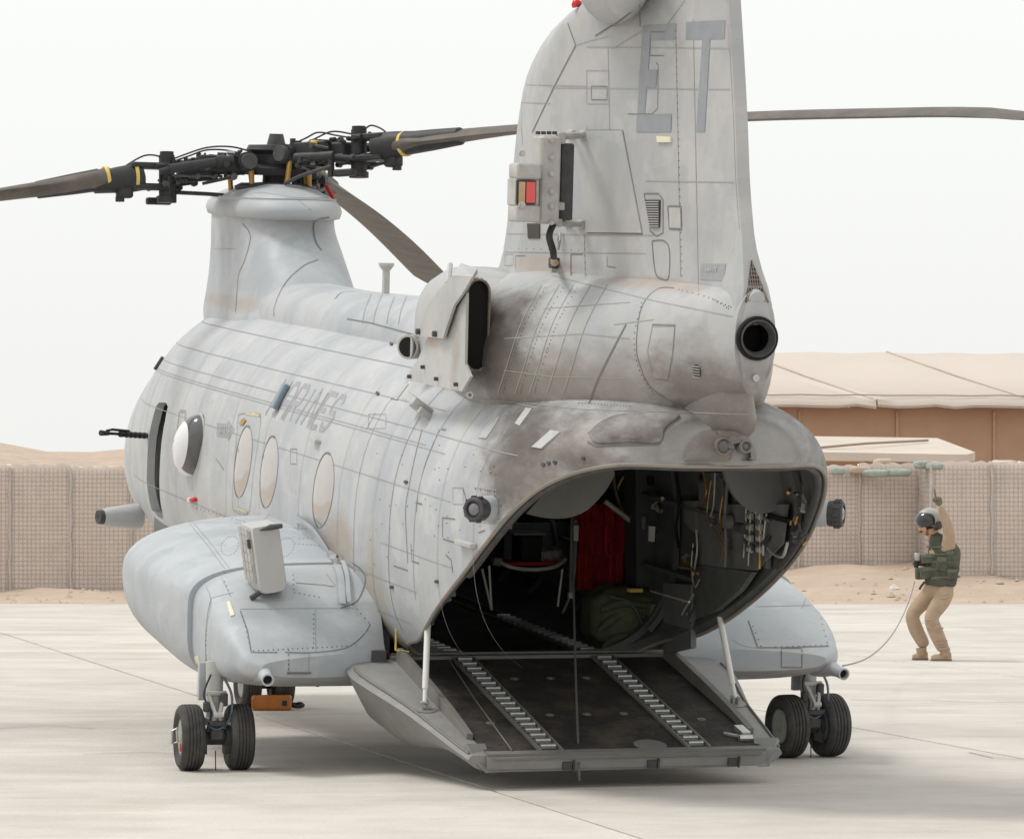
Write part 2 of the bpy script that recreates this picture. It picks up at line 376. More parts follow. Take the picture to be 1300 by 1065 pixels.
fin = b.build('aft_pylon', M['fin'], HELI, 50)
# intake bulges near the pylon top, left and right
for sx in (-1, 1):
    b = MB()
    c0 = V(sx*(.38 if sx < 0 else .26), -2.72 if sx < 0 else -2.45, 5.42); rings = []
    for k in range(13):
        u = k/12; yy = .55-1.1*u; rr = max(.02, math.sin(math.pi*min(1, u*.9+.08)))**.6
        rings.append([c0+V(.17*rr*c, yy, .30*rr*s_-.05*u) for c, s_ in arc(24)])
    b.loft(rings)
    if sx < 0: to_skin(b)
    b.build('intake_bulge', M['fin'], HELI, 60)
# trailing edge strip
b = MB(); b.loft([[V(x, lerp(FIN, z)[1]+dy, z) for x, dy in ((-.052, .10), (-.04, -.02), (.04, -.02), (.052, .10))] for z in np.arange(3.76, 5.36, .12)])
b.build('trailing_edge_strip', M['fin'], fin, 30)

# ---- drive shaft tunnel cover
b = MB()
rings = []
for y in np.arange(-.2, 6.4, .3):
    hw = .47; zt = 3.17+.02*math.sin(y); rings.append([V(hw*spow(c, .8), y, 2.82+(zt-2.82)*spow(s_, .85)) for c, s_ in [(math.cos(math.pi*k/20), math.sin(math.pi*k/20)) for k in range(21)]])
b.loft(rings); to_skin(b); tun = b.build('tunnel_cover', M['hat'], HELI, 40)

# ---- forward pylon
PYL = [(2.75, 8.44, 5.0, .56), (2.85, 8.46, 5.3, .55), (3.0, 8.42, 5.6, .52), (3.2, 8.38, 5.85, .49), (3.4, 8.36, 6.12, .47), (3.58, 8.34, 6.38, .46), (3.72, 8.34, 6.42, .455), (3.84, 8.36, 6.36, .46), (3.9, 8.38, 6.3, .47)]
def pyl_ring(z, n=56):
    fr, af, hw = lerp(PYL, z); cy, a = (fr+af)/2, (fr-af)/2
    return [V(hw*spow(c, .66), cy+a*spow(s_, .85), z-.0*s_) for c, s_ in arc(n)]
b = MB(); b.loft([pyl_ring(z) for z in list(np.arange(2.75, 3.89, .05))]); to_skin(b)
pyl = b.build('forward_pylon', M['hat'], HELI, 50)
# domed cap that overhangs the pylon, tilted forward with the rotor
b = MB(); rings = []
for rr, zz in ((.86, -.10), (.97, -.085), (1.0, -.04), (.98, 0), (.92, .035), (.8, .075), (.62, .115), (.4, .145), (.2, .155), (.03, .16)):
    rings.append([V(.49*rr*spow(c, .66), 7.36+1.14*rr*spow(s_, .82), 3.79+zz*1.2+(1.14*rr*spow(s_, .8))*math.tan(R(.3))) for c, s_ in arc(56)])
b.loft(rings); to_skin(b); hat = b.build('pylon_cap', M['hat'], pyl, 60)

# ---- sponsons: a fat fuel tank in front, the wheel bay body behind
TANK = [(.62, 2.26, 1.02, 1.365, .49, 3.4, 4.6), (.9, 2.29, 1.05, 1.385, .465, 3.1, 4.2), (1.5, 2.33, 1.1, 1.43, .43, 2.8, 3.2), (2.1, 2.335, 1.10, 1.48, .42, 2.6, 2.7), (2.7, 2.28, 1.08, 1.49, .45, 2.5, 2.5), (3.2, 2.15, 1.05, 1.45, .57, 2.2, 2.2), (3.6, 1.98, 1.02, 1.38, .66, 2.1, 2.1), (3.85, 1.7, 1.0, 1.26, .78, 2, 2), (3.98, 1.35, 1.0, 1.1, .9, 2, 2)]
BAY = [(-.60, 2.02, .78, .84, .68, 3, 2.6), (-.56, 2.11, .78, .90, .65, 3.2, 3.0), (-.45, 2.16, .82, .98, .625, 3.4, 3.4), (-.2, 2.21, .9, 1.10, .59, 3.4, 5), (.1, 2.22, .95, 1.24, .56, 3.4, 5.5), (.4, 2.225, .98, 1.335, .53, 3.4, 5.5), (.63, 2.225, 1.0, 1.35, .51, 3.4, 5.2)]
def spon_ring(tab, y, sx, n=40, x_in=1.06):
    xo, zc, zt, zb, nu, nl = lerp(tab, y); out = []; xo += .05 if sx > 0 else 0
    for i in range(n+1):
        t = -math.pi/2+math.pi*i/n; c, s_ = max(0, math.cos(t)), math.sin(t); q = nu if s_ >= 0 else nl
        h = (zt-zc) if s_ >= 0 else (zc-zb)
        X = (xo-x_in)*spow(c, 2/q); z = zc+h*spow(s_, 2/q)
        # the top slopes up towards the hull
        if s_ > 0: z += .0*(1-X/(xo-x_in))
        yy = y+.36*(1-X/(xo-x_in))*max(0, min(1, (-.05-y)/.5)) if tab is BAY else y
        out.append(V(sx*(x_in+X), yy, z))
    return out
SPON = {}
for sx in (-1, 1):
    b = MB(); b.loft([spon_ring(TANK, y, sx) for y in list(np.arange(.62, 3.9, .08))+[3.98]]); to_skin(b)
    side = 'left' if sx < 0 else 'right'
    sp_ = b.build('sponson_tank', M['pod'], HELI, 40)
    b = MB(); b.loft([spon_ring(BAY, y, sx) for y in list(np.arange(-.60, .60, .05))+[.625]]); to_skin(b)
    bay = b.build('wheel_bay_fairing', M['pod'], HELI, 40); SPON[sx] = bay
    # drain pipe with a flared foot
    px_, pz = (2.0, .75) if sx < 0 else (2.14, .73)
    b = MB(); prof = [(0, .105), (.1, .085), (.2, .055), (.28, .042), (.36, .04), (.38, .043), (.38, .032), (.30, .03)]
    b.lathe(prof, (sx*(px_-.03), -.36, pz+.005), V(sx*.12, -1, -.1), 20); b.build('drain_pipe', M['pod'], bay, 50)
    b = MB(); b.cyl((sx*(px_+.005), -.66, pz-.03), (sx*(px_+.011), -.705, pz-.034), .033, n=16); b.build('pipe_bore', M['black'], bay, 50)
# hull step down to the bay: belly fairing between sponsons and hull
# ---- landing gear
def tyre(b, c, ax, r=.228, w=.165):
    h = w/2; c = V(c)
    prof = [(-h*.62, r*.56), (-h*.8, r*.62), (-h*.98, r*.74), (-h*.97, r*.87), (-h*.8, r*.955), (-h*.6, r*.99)]
    gro = []
    for g in (-.42, -.14, .14, .42):
        gro += [(g*h-h*.05, r*(1-.012*abs(g))), (g*h-h*.03, r*.965), (g*h+h*.03, r*.965), (g*h+h*.05, r*(1-.012*abs(g)))]
    prof += gro+[(-p, q) for p, q in reversed(prof)]
    b.lathe(prof+[(prof[-1][0], r*.5), (prof[0][0], r*.5)], c, ax, 44, closed_prof=True)
def wheel(c, ax, par, r=.228, w=.165, out=1):
    ax = V(ax).normalized()
    b = MB(); tyre(b, c, ax, r, w); b.build('tyre', M['rubber'], par, 30)
    b = MB(); h = w*.36
    b.lathe([(-h, r*.57), (-h*1.0, r*.52), (-h*.5, r*.46), (-h*.35, r*.3), (-h*.9, r*.24), (-h*1.1, r*.14), (-h*1.1, .001)], c, ax, 24)
    b.lathe([(h, r*.57), (h*1.0, r*.52), (h*.5, r*.46), (h*.35, r*.3), (h*.9, r*.24), (h*1.1, r*.14), (h*1.1, .001)], c, ax, 24)
    u = ax.orthogonal().normalized(); q = ax.cross(u)
    for i in range(8):
        a = i*math.pi/4; p = V(c)+(u*math.cos(a)+q*math.sin(a))*r*.38
        b.cyl(p-ax*h*.8, p+ax*h*.8, .010, n=6)
    b.build('wheel_rim', M['rim'], par, 30)
def gear(c, sep, par, turn=0, top=.66, r=.228, w=.165, nose=False):
    """twin wheels on a trailing strut; c = point between the wheels at axle height"""
    c = V(c); ax = V(math.cos(turn), math.sin(turn), 0); bk = V(-math.sin(turn), math.cos(turn), 0)
    for k in (-1, 1): wheel(c+ax*sep*k, ax, par, r, w)
    b = MB(); b.cyl(c-ax*sep, c+ax*sep, .035, n=12); b.cyl(c-ax*.10, c+ax*.10, .055, n=12)
    for k in (-1, 1):
        b.cyl(c+ax*sep*.42*k, c+ax*sep*.62*k, .085, n=16)
        b.box(c+ax*sep*.5*k+V(0, 0, -.06)-bk*.03, (.05, .08, .1))
    b.build('axle', M['darkg'], par, 35)
    t = c+V(0, 0, top-c.z)+bk*.03
    b = MB(); b.cyl(c+V(0, 0, .02), t, .042, n=14); b.cyl(c+V(0, 0, .12)+bk*.01, t, .056, .062, n=14); b.cyl(c+V(0, 0, .10)+bk*.01, c+V(0, 0, .135)+bk*.01, .075, n=14)
    b.build('shock_strut', M['ship'], par, 35)
    b = MB(); b.cyl(c+V(0, 0, .155)+bk*.01, c+V(0, 0, .23)+bk*.01, .048, n=14); b.build('strut_piston', M['steel'], par, 35)
    b = MB()                                              # torque links behind the strut
    k1 = c-bk*.13+V(0, 0, .17)
    for k in (-1, 1):
        b.tube([c-bk*.04+ax*.045*k+V(0, 0, .05), k1+ax*.012*k], .014, 6)
        b.tube([k1+ax*.012*k, c-bk*.05+ax*.055*k+V(0, 0, .31)], .014, 6)
    b.cyl(k1-ax*.03, k1+ax*.03, .02, n=8); b.cyl(c-bk*.05+ax*.07+V(0, 0, .31), c-bk*.05-ax*.07+V(0, 0, .31), .018, n=8)
    b.build('torque_link', M['ship'], par, 35)
    for nm_, cc_, dd_, rr_ in (('brake_block', c-bk*.09+V(.0, 0, .03), (.10, .07, .07), .02), ('strut_fitting', c-bk*.07+ax*.05+V(0, 0, .27), (.05, .06, .09), .015), ('strut_fitting', c-bk*.07-ax*.07+V(0, 0, .22), (.045, .05, .07), .015), ('strut_fitting', c-bk*.1+V(0, 0, .11), (.12, .05, .035), .012)):
        b = MB(); b.rbox(cc_, dd_, rr_); b.build(nm_, M['darkg'], par, 35)
    b = MB(); b.tube(crom([c+ax*.05-bk*.05+V(0, 0, .42), c+ax*.10-bk*.09+V(0, 0, .30), c+ax*.09-bk*.1+V(0, 0, .14), c-bk*.1+V(0, 0, .065), c-ax*.09-bk*.08+V(0, 0, .12)]), .009, 6)
    b.build('brake_hose', M['hose'], par, 60)
    b = MB(); b.tube(crom([c-ax*.04-bk*.05+V(0, 0, .44), c-ax*.09-bk*.07+V(0, 0, .3), c-ax*.04-bk*.09+V(0, 0, .18), c-ax*.07-bk*.07+V(0, 0, .05)]), .007, 6); b.build('wire_loom', M['wire'], par, 60)
for sx, tr in ((-1, R(-3)), (1, R(4))):
    g = bpy.data.objects.new('landing_gear', None); COL.objects.link(g); g.parent = HELI
    gear((sx*2.2+(0 if sx < 0 else -.005), 0, .228), .172 if sx < 0 else .165, g, tr, .75, w=.165 if sx < 0 else .18)
    b = MB(); b.box((sx*2.2-.055, .12, .60), (.07, .05, .26)); b.build('gear_door', M['pod'], g)
    b = MB(); b.tube([(sx*2.2, -.05, .14), (sx*2.2+.004, -.05, .0)], .004, 5); b.build('ground_wire', M['wire'], g)
g = bpy.data.objects.new('nose_gear', None); COL.objects.link(g); g.parent = HELI
NZ = -7.3*math.tan(PIT)
gear((0, 7.3, .228+NZ), .15, g, 0, .8, w=.17)
# tie-down ring on the outer left wheel
b = MB(); b.tube([(-2.46, -.02, .20), (-2.5, -.02, .19), (-2.5, -.02, .28), (-2.47, -.02, .30), (-2.46, -.02, .20)], .009, 6); b.build('tie_down_ring', M['steel'], HELI, 40)
b = MB(); b.box((-2.43, -.0, .16), (.02, .03, .05)); b.build('red_tag', M['red'], HELI, 0)

# ---- cabin floor and rear ramp
HY, HZ, EY, EZ = -.2, .79, -2.32, .425              # hinge and ramp end
b = MB(); b.box((0, 3.6, .745), (1.96, 7.6, .07)); b.build('cabin_floor', M['floor'], HELI, 0)
b = MB(); b.box((0, -.24, .785), (2.05, .09, .035)); b.box((0, -.17, .80), (2.0, .03, .03)); b.build('hinge_bar', M['deckedge'], HELI, 0)
ramp = bpy.data.objects.new('rear_ramp', None); COL.objects.link(ramp); ramp.parent = HELI
RD = V(0, EY-HY, EZ-HZ); RL = RD.length; RD.normalize(); RN = V(0, -RD.z, RD.y)*-1
if RN.z < 0: RN = -RN
RR = Matrix(((1, 0, 0), (0, RD.y, RN.y), (0, RD.z, RN.z))).to_3x3()
def rp(x, u, h=0): return V(x, HY, HZ)+RD*u+RN*h     # ramp coordinates: across, down the ramp, up from its deck
def rrot(): return Matrix((V(1, 0, 0), RD, RN)).transposed()
RR = rrot()
u0, u1 = .06, RL
b = MB(); b.box(rp(0, (u0+u1)/2, -.053), (1.90, u1-u0, .085), RR); b.build('ramp_core', M['rampskin'], ramp, 0)
b = MB()                                              # three deck plates between the treadways
for x0, x1 in ((-.95, -.60), (-.42, .42), (.60, .95)):
    b2 = MB(); b2.box(rp((x0+x1)/2, (u0+u1)/2-.02, -.003), (x1-x0, u1-u0-.06, .014), RR); b2.build('deck_plate', M['floor'], ramp, 0)
b = MB(); b.box(rp(0, u1-.03, 0), (1.92, .06, .022), RR); b.build('ramp_edge', M['deckedge'], ramp, 0)
# the end face of the ramp with its hinged toe plate
b = MB(); b.box(rp(0, u1+.005, -.055), (1.92, .02, .095), RR); fc = b.build('end_face', M['rampskin'], ramp, 0)
b = MB(); b.box(rp(0, u1+.02, -.015), (1.84, .018, .014), RR); b.box(rp(-.1, u1+.018, -.098), (1.7, .012, .012), RR); b.build('toe_lip', M['deckedge'], ramp, 0)
for x in (-.42, .16, .72):
    b = MB(); b.box(rp(x, u1+.024, -.07), (.06, .02, .05), RR); b.box(rp(x+.045, u1+.024, -.07), (.012, .025, .07), RR); b.build('toe_latch', M['darkg'], ramp, 0)
# treadways: rails with rollers, on the ramp and on the cabin floor
rol_mesh = None
for sx in (-1, 1):
    b = MB()
    for dx in (-.074, .074): b.box(rp(sx*.51+dx, (u0+u1)/2-.02, .008), (.016, u1-u0-.06, .026), RR)
    b.box(rp(sx*.51, (u0+u1)/2-.02, -.009), (.148, u1-u0-.06, .006), RR)
    b.build('roller_rail', M['deckedge'], ramp, 0)
    b = MB()
    for dx in (-.074, .074): b.box(V(sx*.51+dx, 3.4, .787), (.016, 7.0, .018))
    b.build('floor_rail', M['deckedge'], HELI, 0)
    for k in range(18):
        u = .12+k*.112
        if rol_mesh is None:
            q = MB(); q.box((0, 0, 0), (.102, .036, .018)); q.cyl((-.05, 0, .004), (.05, 0, .004), .016, n=10); o = q.build('roller', M['steel'], ramp, 30); rol_mesh = o.data
        else: o = link('roller', rol_mesh, None, None, 0, ramp) if False else bpy.data.objects.new('roller', rol_mesh); 
        if o.name not in COL.objects: COL.objects.link(o)
        o.parent = ramp; o.matrix_local = Matrix.Translation(rp(sx*.51, u, .012)) @ RR.to_4x4()
    for k in range(16):
        o = bpy.data.objects.new('roller', rol_mesh); COL.objects.link(o); o.parent = HELI; o.location = (sx*.51, -.08+k*.14, .795)
# tie-down pans on the deck
for x in (-.74, .74, -.28, -.02, .24):
    for u in ((1.35, .55) if abs(x) < .6 else (1.5,)):
        b = MB(); b.cyl(rp(x, u, .004), rp(x, u, .0065), .03, n=14); b.cyl(rp(x, u, .0065), rp(x, u, .012), .012, n=8); b.build('tie_down', M['deckedge'], ramp, 30)
b = MB(); b.cyl(rp(.52, u1-.2, .004), rp(.52, u1-.2, .0055), .0, n=3) if False else b.cyl(rp(.2, u1-.14, .004), rp(.2, u1-.14, .0055), .11, n=24); b.build('worn_patch', M['deckedge'], ramp, 30)
# side beams and the bulged outer skins
for sx in (-1, 1):
    b = MB(); pr = []
    for u in np.linspace(.1, RL-.34, 12):
        h = .075*(1-(u/(RL-.2))**3)+.02
        pr.append([rp(sx*.955, u, -.02), rp(sx*.955, u, h), rp(sx*.995, u, h+.004), rp(sx*1.0, u, -.02)])
    b.loft(pr); b.build('side_beam', M['deckedge'], ramp, 0)
    # outer ledge and skin: (u, half width, depth)
    rows = [(.05, 1.28, .22), (.15, 1.33, .34), (.35, 1.345, .42), (.62, 1.30, .42), (.94, 1.235, .35), (1.2, 1.19, .27), (1.45, 1.16, .20), (1.7, 1.13, .15), (1.95, 1.10, .12), (2.14, 1.07, .11)]
    rings = []
    for u in np.linspace(.05, 2.14, 24):
        w, dz = lerp(rows, u)
        rg = [rp(sx*.995, u, .0), rp(sx*(w-.02), u, .0), rp(sx*(w-.004), u, -.006), rp(sx*(w+.1*min(1, dz)), u, -.03)]
        for a in (20, 45, 70, 90): rg.append(rp(sx*(w-(w-.9)*(1-math.cos(R(a)))*.8), u, -.02-(dz-.02)*math.sin(R(a))))
        rg.append(rp(sx*.5, u, -min(dz, .12)-.001)); rg.append(rp(sx*.5, u, -.03)); rings.append(rg)
    b = MB(); b.loft(rings); b.build('ramp_side_fairing', M['rampskin'], ramp, 40)
    b = MB(); b.tube([rp(sx*(lerp(rows, u)[0]-.008), u, .004) for u in np.linspace(.25, 2.1, 14)], .009, 6); b.build('fairing_edge', M['deckedge'], ramp, 40)
    # corner toe
    b = MB(); b.add([rp(sx*.93, u1-.16, .03), rp(sx*1.07, u1-.10, .05), rp(sx*.96, u1+.03, -.10), rp(sx*.90, u1+.02, -.10), rp(sx*.95, u1-.16, -.05), rp(sx*1.09, u1-.10, .03), rp(sx*.975, u1+.045, -.10), rp(sx*.9, u1+.03, -.105)],
          [(0, 1, 2, 3), (4, 5, 6, 7), (0, 1, 5, 4), (1, 2, 6, 5), (2, 3, 7, 6), (3, 0, 4, 7)]); b.build('toe_corner', M['rampskin'], ramp, 0)
    # lug with pan and the actuator rod up to the hull
    lu = rp(sx*1.10, 1.17, .0)
    b = MB(); b.cyl(lu, lu+RN*.006, .085, n=24); b.build('rod_pan', M['rampskin'], ramp, 30)
    b = MB(); b.box(lu+RN*.03+V(.018, 0, 0), (.012, .05, .06), RR); b.box(lu+RN*.03-V(.018, 0, 0), (.012, .05, .06), RR); b.cyl(lu+RN*.045-V(.03, 0, 0), lu+RN*.045+V(.03, 0, 0), .012, n=8); b.build('rod_lug', M['steel'], ramp, 30)
    top = V(sx*1.02, -1.12, 1.18) if sx < 0 else V(1.02, -1.22, 1.19)
    b = MB(); a0 = lu+RN*.045; dv = top-a0
    b.tube([a0, a0+dv*.05, a0+dv*.16, a0+dv*.165, a0+dv*.96, top], [.014, .015, .015, .021, .021, .012], 12); b.build('ramp_strut', M['white'], ramp, 40)
# folded latch near the right corner and a lanyard across the left deck
b = MB(); b.box(rp(.90, u1-.3, .03), (.06, .16, .04), RR); b.cyl(rp(.84, u1-.19, .02), rp(.93, u1-.19, .02), .022, n=8); b.cyl(rp(.78, u1-.32, .012), rp(.9, u1-.22, .012), .012, n=8); b.build('corner_latch', M['steel'], ramp, 30)
b = MB(); b.tube([rp(-.62, .12, .012), rp(-.70, 1.0, .012), rp(-.78, u1-.05, .02)], .005, 5); b.build('lanyard', M['deckedge'], ramp, 0)
b = MB(); b.box((-1.12, -.25, .68), (.10, .12, .34)); b.build('hinge_fairing', M['darkg'], HELI, 0)
b = MB(); b.cyl((-1.02, -.36, .86), (-1.02, -.36, 1.02), .007, n=6); b.cyl((-1.02, -.36, .86), (-.93, -.38, .85), .007, n=6); b.build('yellow_handle', M['yellow'], HELI, 0)
for sx in (-1, 1):
    for k in range(3): 
        b = MB(); b.box((sx*1.5+sx*k*.2, -.1+k*.2, .6), (.02, .03, .04)); b.build('drain_lug', M['darkg'], HELI, 0)

# ================================================================== details laid onto the skin
BV = BVHTree.FromPolygons(SKINV, SKINF)
def hit(px, py, h=.002):
    o, d = ray(px, py); loc, nrm, i, dist = BV.ray_cast(o, d)
    if loc is None: return None
    if nrm.dot(d) > 0: nrm = -nrm
    return loc+nrm*h, nrm, dist
def hit2(px, py, h=.002):
    for rr in range(0, 14):
        for k in range(8):
            t = hit(px+rr*math.cos(k*math.pi/4), py+rr*math.sin(k*math.pi/4), h)
            if t: return t
def resample(pts, step=4.0):
    out = []
    for (x0, y0), (x1, y1) in zip(pts, pts[1:]):
        n = max(1, int(math.hypot(x1-x0, y1-y0)/step))
        out += [(x0+(x1-x0)*i/n, y0+(y1-y0)*i/n) for i in range(n)]
    return out+[pts[-1]]
def smooth2(pts, n=6): return [(p.x, p.y) for p in crom([(a, c, 0) for a, c in pts], n)]
def stroke(b, pts, w, h=.002, step=4.0, ends=True):
    """a thin raised strip following the skin along the seen line"""
    run = []
    def flush():
        if len(run) < 2: return
        vs = []
        for i, (p, n) in enumerate(run):
            t = (run[min(i+1, len(run)-1)][0]-run[max(i-1, 0)][0])
            s_ = t.cross(n).normalized()*(w/2); vs += [p-s_, p+s_]
        b.add(vs, [(2*i, 2*i+1, 2*i+3, 2*i+2) for i in range(len(run)-1)])
    last = None
    for q in resample(pts, step):
        r = hit(q[0], q[1], h)
        if r is None or (last is not None and (r[0]-last).length > .35):
            flush(); run.clear(); last = None if r is None else r[0]
            if r is not None: run.append((r[0], r[1]))
            continue
        run.append((r[0], r[1])); last = r[0]
    flush()
def patch(pts, h, name, m, parent=HELI, rings=3, skirt=True, dome=0, inset=0, step=5, **kw):
    """a raised plate whose outline is seen through the given points"""
    ol = resample(list(pts)+[pts[0]], step)[:-1]; cx = sum(p[0] for p in ol)/len(ol); cy = sum(p[1] for p in ol)/len(ol)
    b = MB(); vs = []; n = len(ol)
    c = hit(cx, cy, h+dome)
    if c is None: return None
    vs.append(c[0])
    for k in range(1, rings+1):
        f = k/rings
        for x, y in ol:
            r = hit(cx+(x-cx)*f, cy+(y-cy)*f, h+dome*(1-f*f)**.5 if dome else h)
            if r is None: return None
            vs.append(r[0])
    if skirt:
        for x, y in ol:
            r = hit(x, y, -.004); vs.append(r[0])
    fs = [(0, 1+i, 1+(i+1) % n) for i in range(n)]
    for k in range(rings-1+(1 if skirt else 0)):
        for i in range(n): fs.append((1+k*n+i, 1+(k+1)*n+i, 1+(k+1)*n+(i+1) % n, 1+k*n+(i+1) % n))
    b.add(vs, fs); return b.build(name, m, parent, 30, **kw)
def ell(cx, cy, rx, ry, slant=0, n=40):
    return [(cx+rx*math.cos(2*math.pi*i/n)-slant*math.sin(2*math.pi*i/n), cy+ry*math.sin(2*math.pi*i/n)) for i in range(n)]
seam, faint = MB(), MB()
def S1(*pts, w=.010, sm=False): stroke(seam, smooth2(pts) if sm else list(pts), w, .003)
def S0(*pts, w=.0055, sm=False): stroke(faint, smooth2(pts) if sm else list(pts), w, .0025)
def box_seam(x0, y0, x1, y1, f=S1, **k): f((x0, y0), (x1, y0), (x1, y1), (x0, y1), (x0, y0), **k)
# hull lines running fore and aft
def hull_line(x0, y0, x1, y1, f=S0): f((x0, y0), (x1, y1))
for z, f, yy0, yy1 in ((2.3, S0, -1.5, 8.2), (2.02, S0, -1.9, 8.3), (2.55, S0, -1.0, 8), (2.32, S0, -1, 8), (2.75, S0, -.5, 8), (1.35, S0, -1.2, 8.4), (1.1, S0, -.9, 4), (2.68, S0, -2.6, .5), (2.4, S0, -2.9, 7.9), (1.6, S0, -2, -.2)):
    w_ = [fus_pt(y, math.pi-t_at_z(y, z)) for y in np.arange(yy0, yy1, .15)]
    for q in range(1):
        vs = []
        for i, p in enumerate(w_):
            c0 = fus_pt(p.y, math.pi-t_at_z(p.y, z-.0025)); c1 = fus_pt(p.y, math.pi-t_at_z(p.y, z+.0025)); o_ = V(-1, 0, .6).normalized()*.0025
            vs += [c0+o_, c1+o_]
        faint.add(vs, [(2*i, 2*i+1, 2*i+3, 2*i+2) for i in range(len(w_)-1)])
def frame_line(y, z0, z1, tgt, w=.008, dy=0):
    vs = []
    n = 30
    for i in range(n+1):
        z = z0+(z1-z0)*i/n; t = math.pi-t_at_z(y, z); p = fus_pt(y+dy*i/n, t)
        nn = V(p.x, 0, (p.z-1.6)*.9).normalized()
        vs += [p+nn*.003-V(0, w/2, 0), p+nn*.003+V(0, w/2, 0)]
    tgt.add(vs, [(2*i, 2*i+1, 2*i+3, 2*i+2) for i in range(n)])
for y in (-2.4, -1.7, 1.9, 3.1, 4.2, 6.0, 7.4): frame_line(y, 1.0, 2.88, faint, .005)
for y in (-1.15, -.55, .35): frame_line(y, 1.3 if y < -1 else 1.02, 2.75, faint if y != -.55 else seam, .008)
for y in (.8, 5.4): frame_line(y, 1.45, 2.6, faint, .005)
# ---- rivet rows as small raised heads
riv = MB()
def rivets(pts, gap=7.0, r=.006, sm=False):
    for q in resample(smooth2(pts) if sm else pts, gap):
        t = hit(q[0], q[1], .002)
        if t is None: continue
        p, n, _ = t; u = n.orthogonal().normalized()*r; w = n.cross(u)
        riv.add([p+u, p+w, p-u, p-w, p+n*.003], [(0, 1, 4), (1, 2, 4), (2, 3, 4), (3, 0, 4)])
# sponson joints and fasteners
S1((305, 775), (314, 800), (319, 828), (352, 828), w=.008); S1((362, 828), (400, 828), (440, 822), (462, 805), (470, 792), w=.008, sm=True)
S0((305, 773), (400, 772), (401, 828)); S0((401, 772), (450, 772)); S0((262, 745), (268, 765), (262, 800), (261, 850), sm=True)
S1((268, 760), (263, 785), (261, 820), (264, 850), w=.007, sm=True)
box_seam(367, 829, 392, 856, S0); S1((364, 854), (395, 854), w=.014)
S0((245, 663), (268, 690), (294, 725)); S0((240, 664), (262, 690), (290, 728)); S0((282, 735), (293, 757)); S0((268, 759), (284, 755), (296, 752))
S1((432, 772), (452, 764), (461, 748), (464, 733), (458, 722), (448, 715), w=.010, sm=True); S0((372, 728), (415, 729), (426, 744))
for r_ in ([(308, 782), (318, 822)], [(398, 780), (398, 822)], [(322, 826), (440, 820)], [(374, 752), (405, 758)], [(372, 730), (373, 748)], [(366, 825), (366, 855)], [(468, 790), (448, 768)], [(285, 738), (292, 755)], [(262, 800), (262, 850)], [(448, 714), (466, 730)]): rivets(r_, 6)
for cx_, cy_ in ((292, 693), (362, 695)):
    rivets(ell(cx_, cy_, 11, 12, 3, 22), 4, .006)
for r_ in ([(325, 668), (300, 664)], [(375, 690), (405, 693)], [(380, 684), (402, 683)]): rivets(r_, 5)
S0((240, 663), (300, 664), (400, 672)); 
# right sponson
S1((950, 788), (962, 822), (990, 822), (1052, 820), w=.009); S0((960, 770), (1040, 768)); S1((1035, 735), (1047, 760), (1056, 790), w=.006); S0((1018, 772), (1030, 745)); S1((1012, 732), (1030, 738), (1042, 752), w=.012, sm=True)
box_seam(992, 823, 1018, 847, S1, w=.007); S0((930, 812), (945, 820), (968, 823), sm=True)
for r_ in ([(956, 795), (966, 820)], [(1038, 770), (1050, 815)], [(985, 821), (1050, 819)]): rivets(r_, 7)
# fin joints
S1((721, 30), (731, 58), w=.008); S1((731, 58), (704, 110), (676, 168), w=.010, sm=True); S1((663, 130), (662, 160), (664, 185), w=.007); S0((731, 58), (750, 52), (772, 47))
S1((650, 240), (642, 270), (634, 298), w=.008); S1((756, 46), (785, 28), (801, 16), w=.011); S1((812, 6), (813, 35), w=.006); S0((778, 62), (795, 52), (815, 40)); S0((840, 42), (870, 0))
for x0, x1, y in ((640, 830, 297), (745, 930, 60), (665, 745, 108), (650, 700, 130), (820, 940, 230), (632, 820, 320), (700, 930, 112)): S0((x0, y), (x1, y+2))
for x, y0, y1 in ((772, 60, 168), (742, 298, 352), (790, 165, 168), (858, 40, 352), (745, 160, 300), (880, 25, 370), (700, 290, 345)): S0((x, y0), (x+.02*(y1-y0), y1))
S0((928, 0), (935, 120), (941, 250), (946, 335), sm=True)
box_seam(745, 90, 773, 132, S0, w=.006); box_seam(751, 110, 771, 127, S1, w=.006)
S1((845, 41), (826, 41), (825, 71), (843, 71), w=.006); S1((797, 145), (828, 145), (835, 138), (836, 83), (833, 80), w=.005, sm=False)
rivets([(858, 40), (866, 350)], 9, .005); rivets([(927, 10), (940, 250)], 9, .005); rivets([(742, 300), (744, 350)], 8, .005); rivets([(640, 315), (735, 318)], 9, .005)
box_seam(1, 1, 2, 2, S0)
S1((818, 246), (836, 246), (842, 254), (842, 296), (834, 300), (826, 294), (818, 246), w=.008); S1((848, 262), (865, 262), (866, 292), (850, 291), (848, 262), w=.008); S1((828, 306), (843, 306), (850, 318), (849, 352), (840, 354), (832, 345), (828, 306), w=.008, sm=True)
S1((725, 323), (740, 323), w=.006); S1((725, 323), (725, 350), w=.010); S1((771, 325), (771, 338), (782, 340), w=.005)
box_seam(641, 323, 652, 337, S0); S1((655, 325), (667, 325), w=.006); S1((655, 325), (655, 342), w=.006)
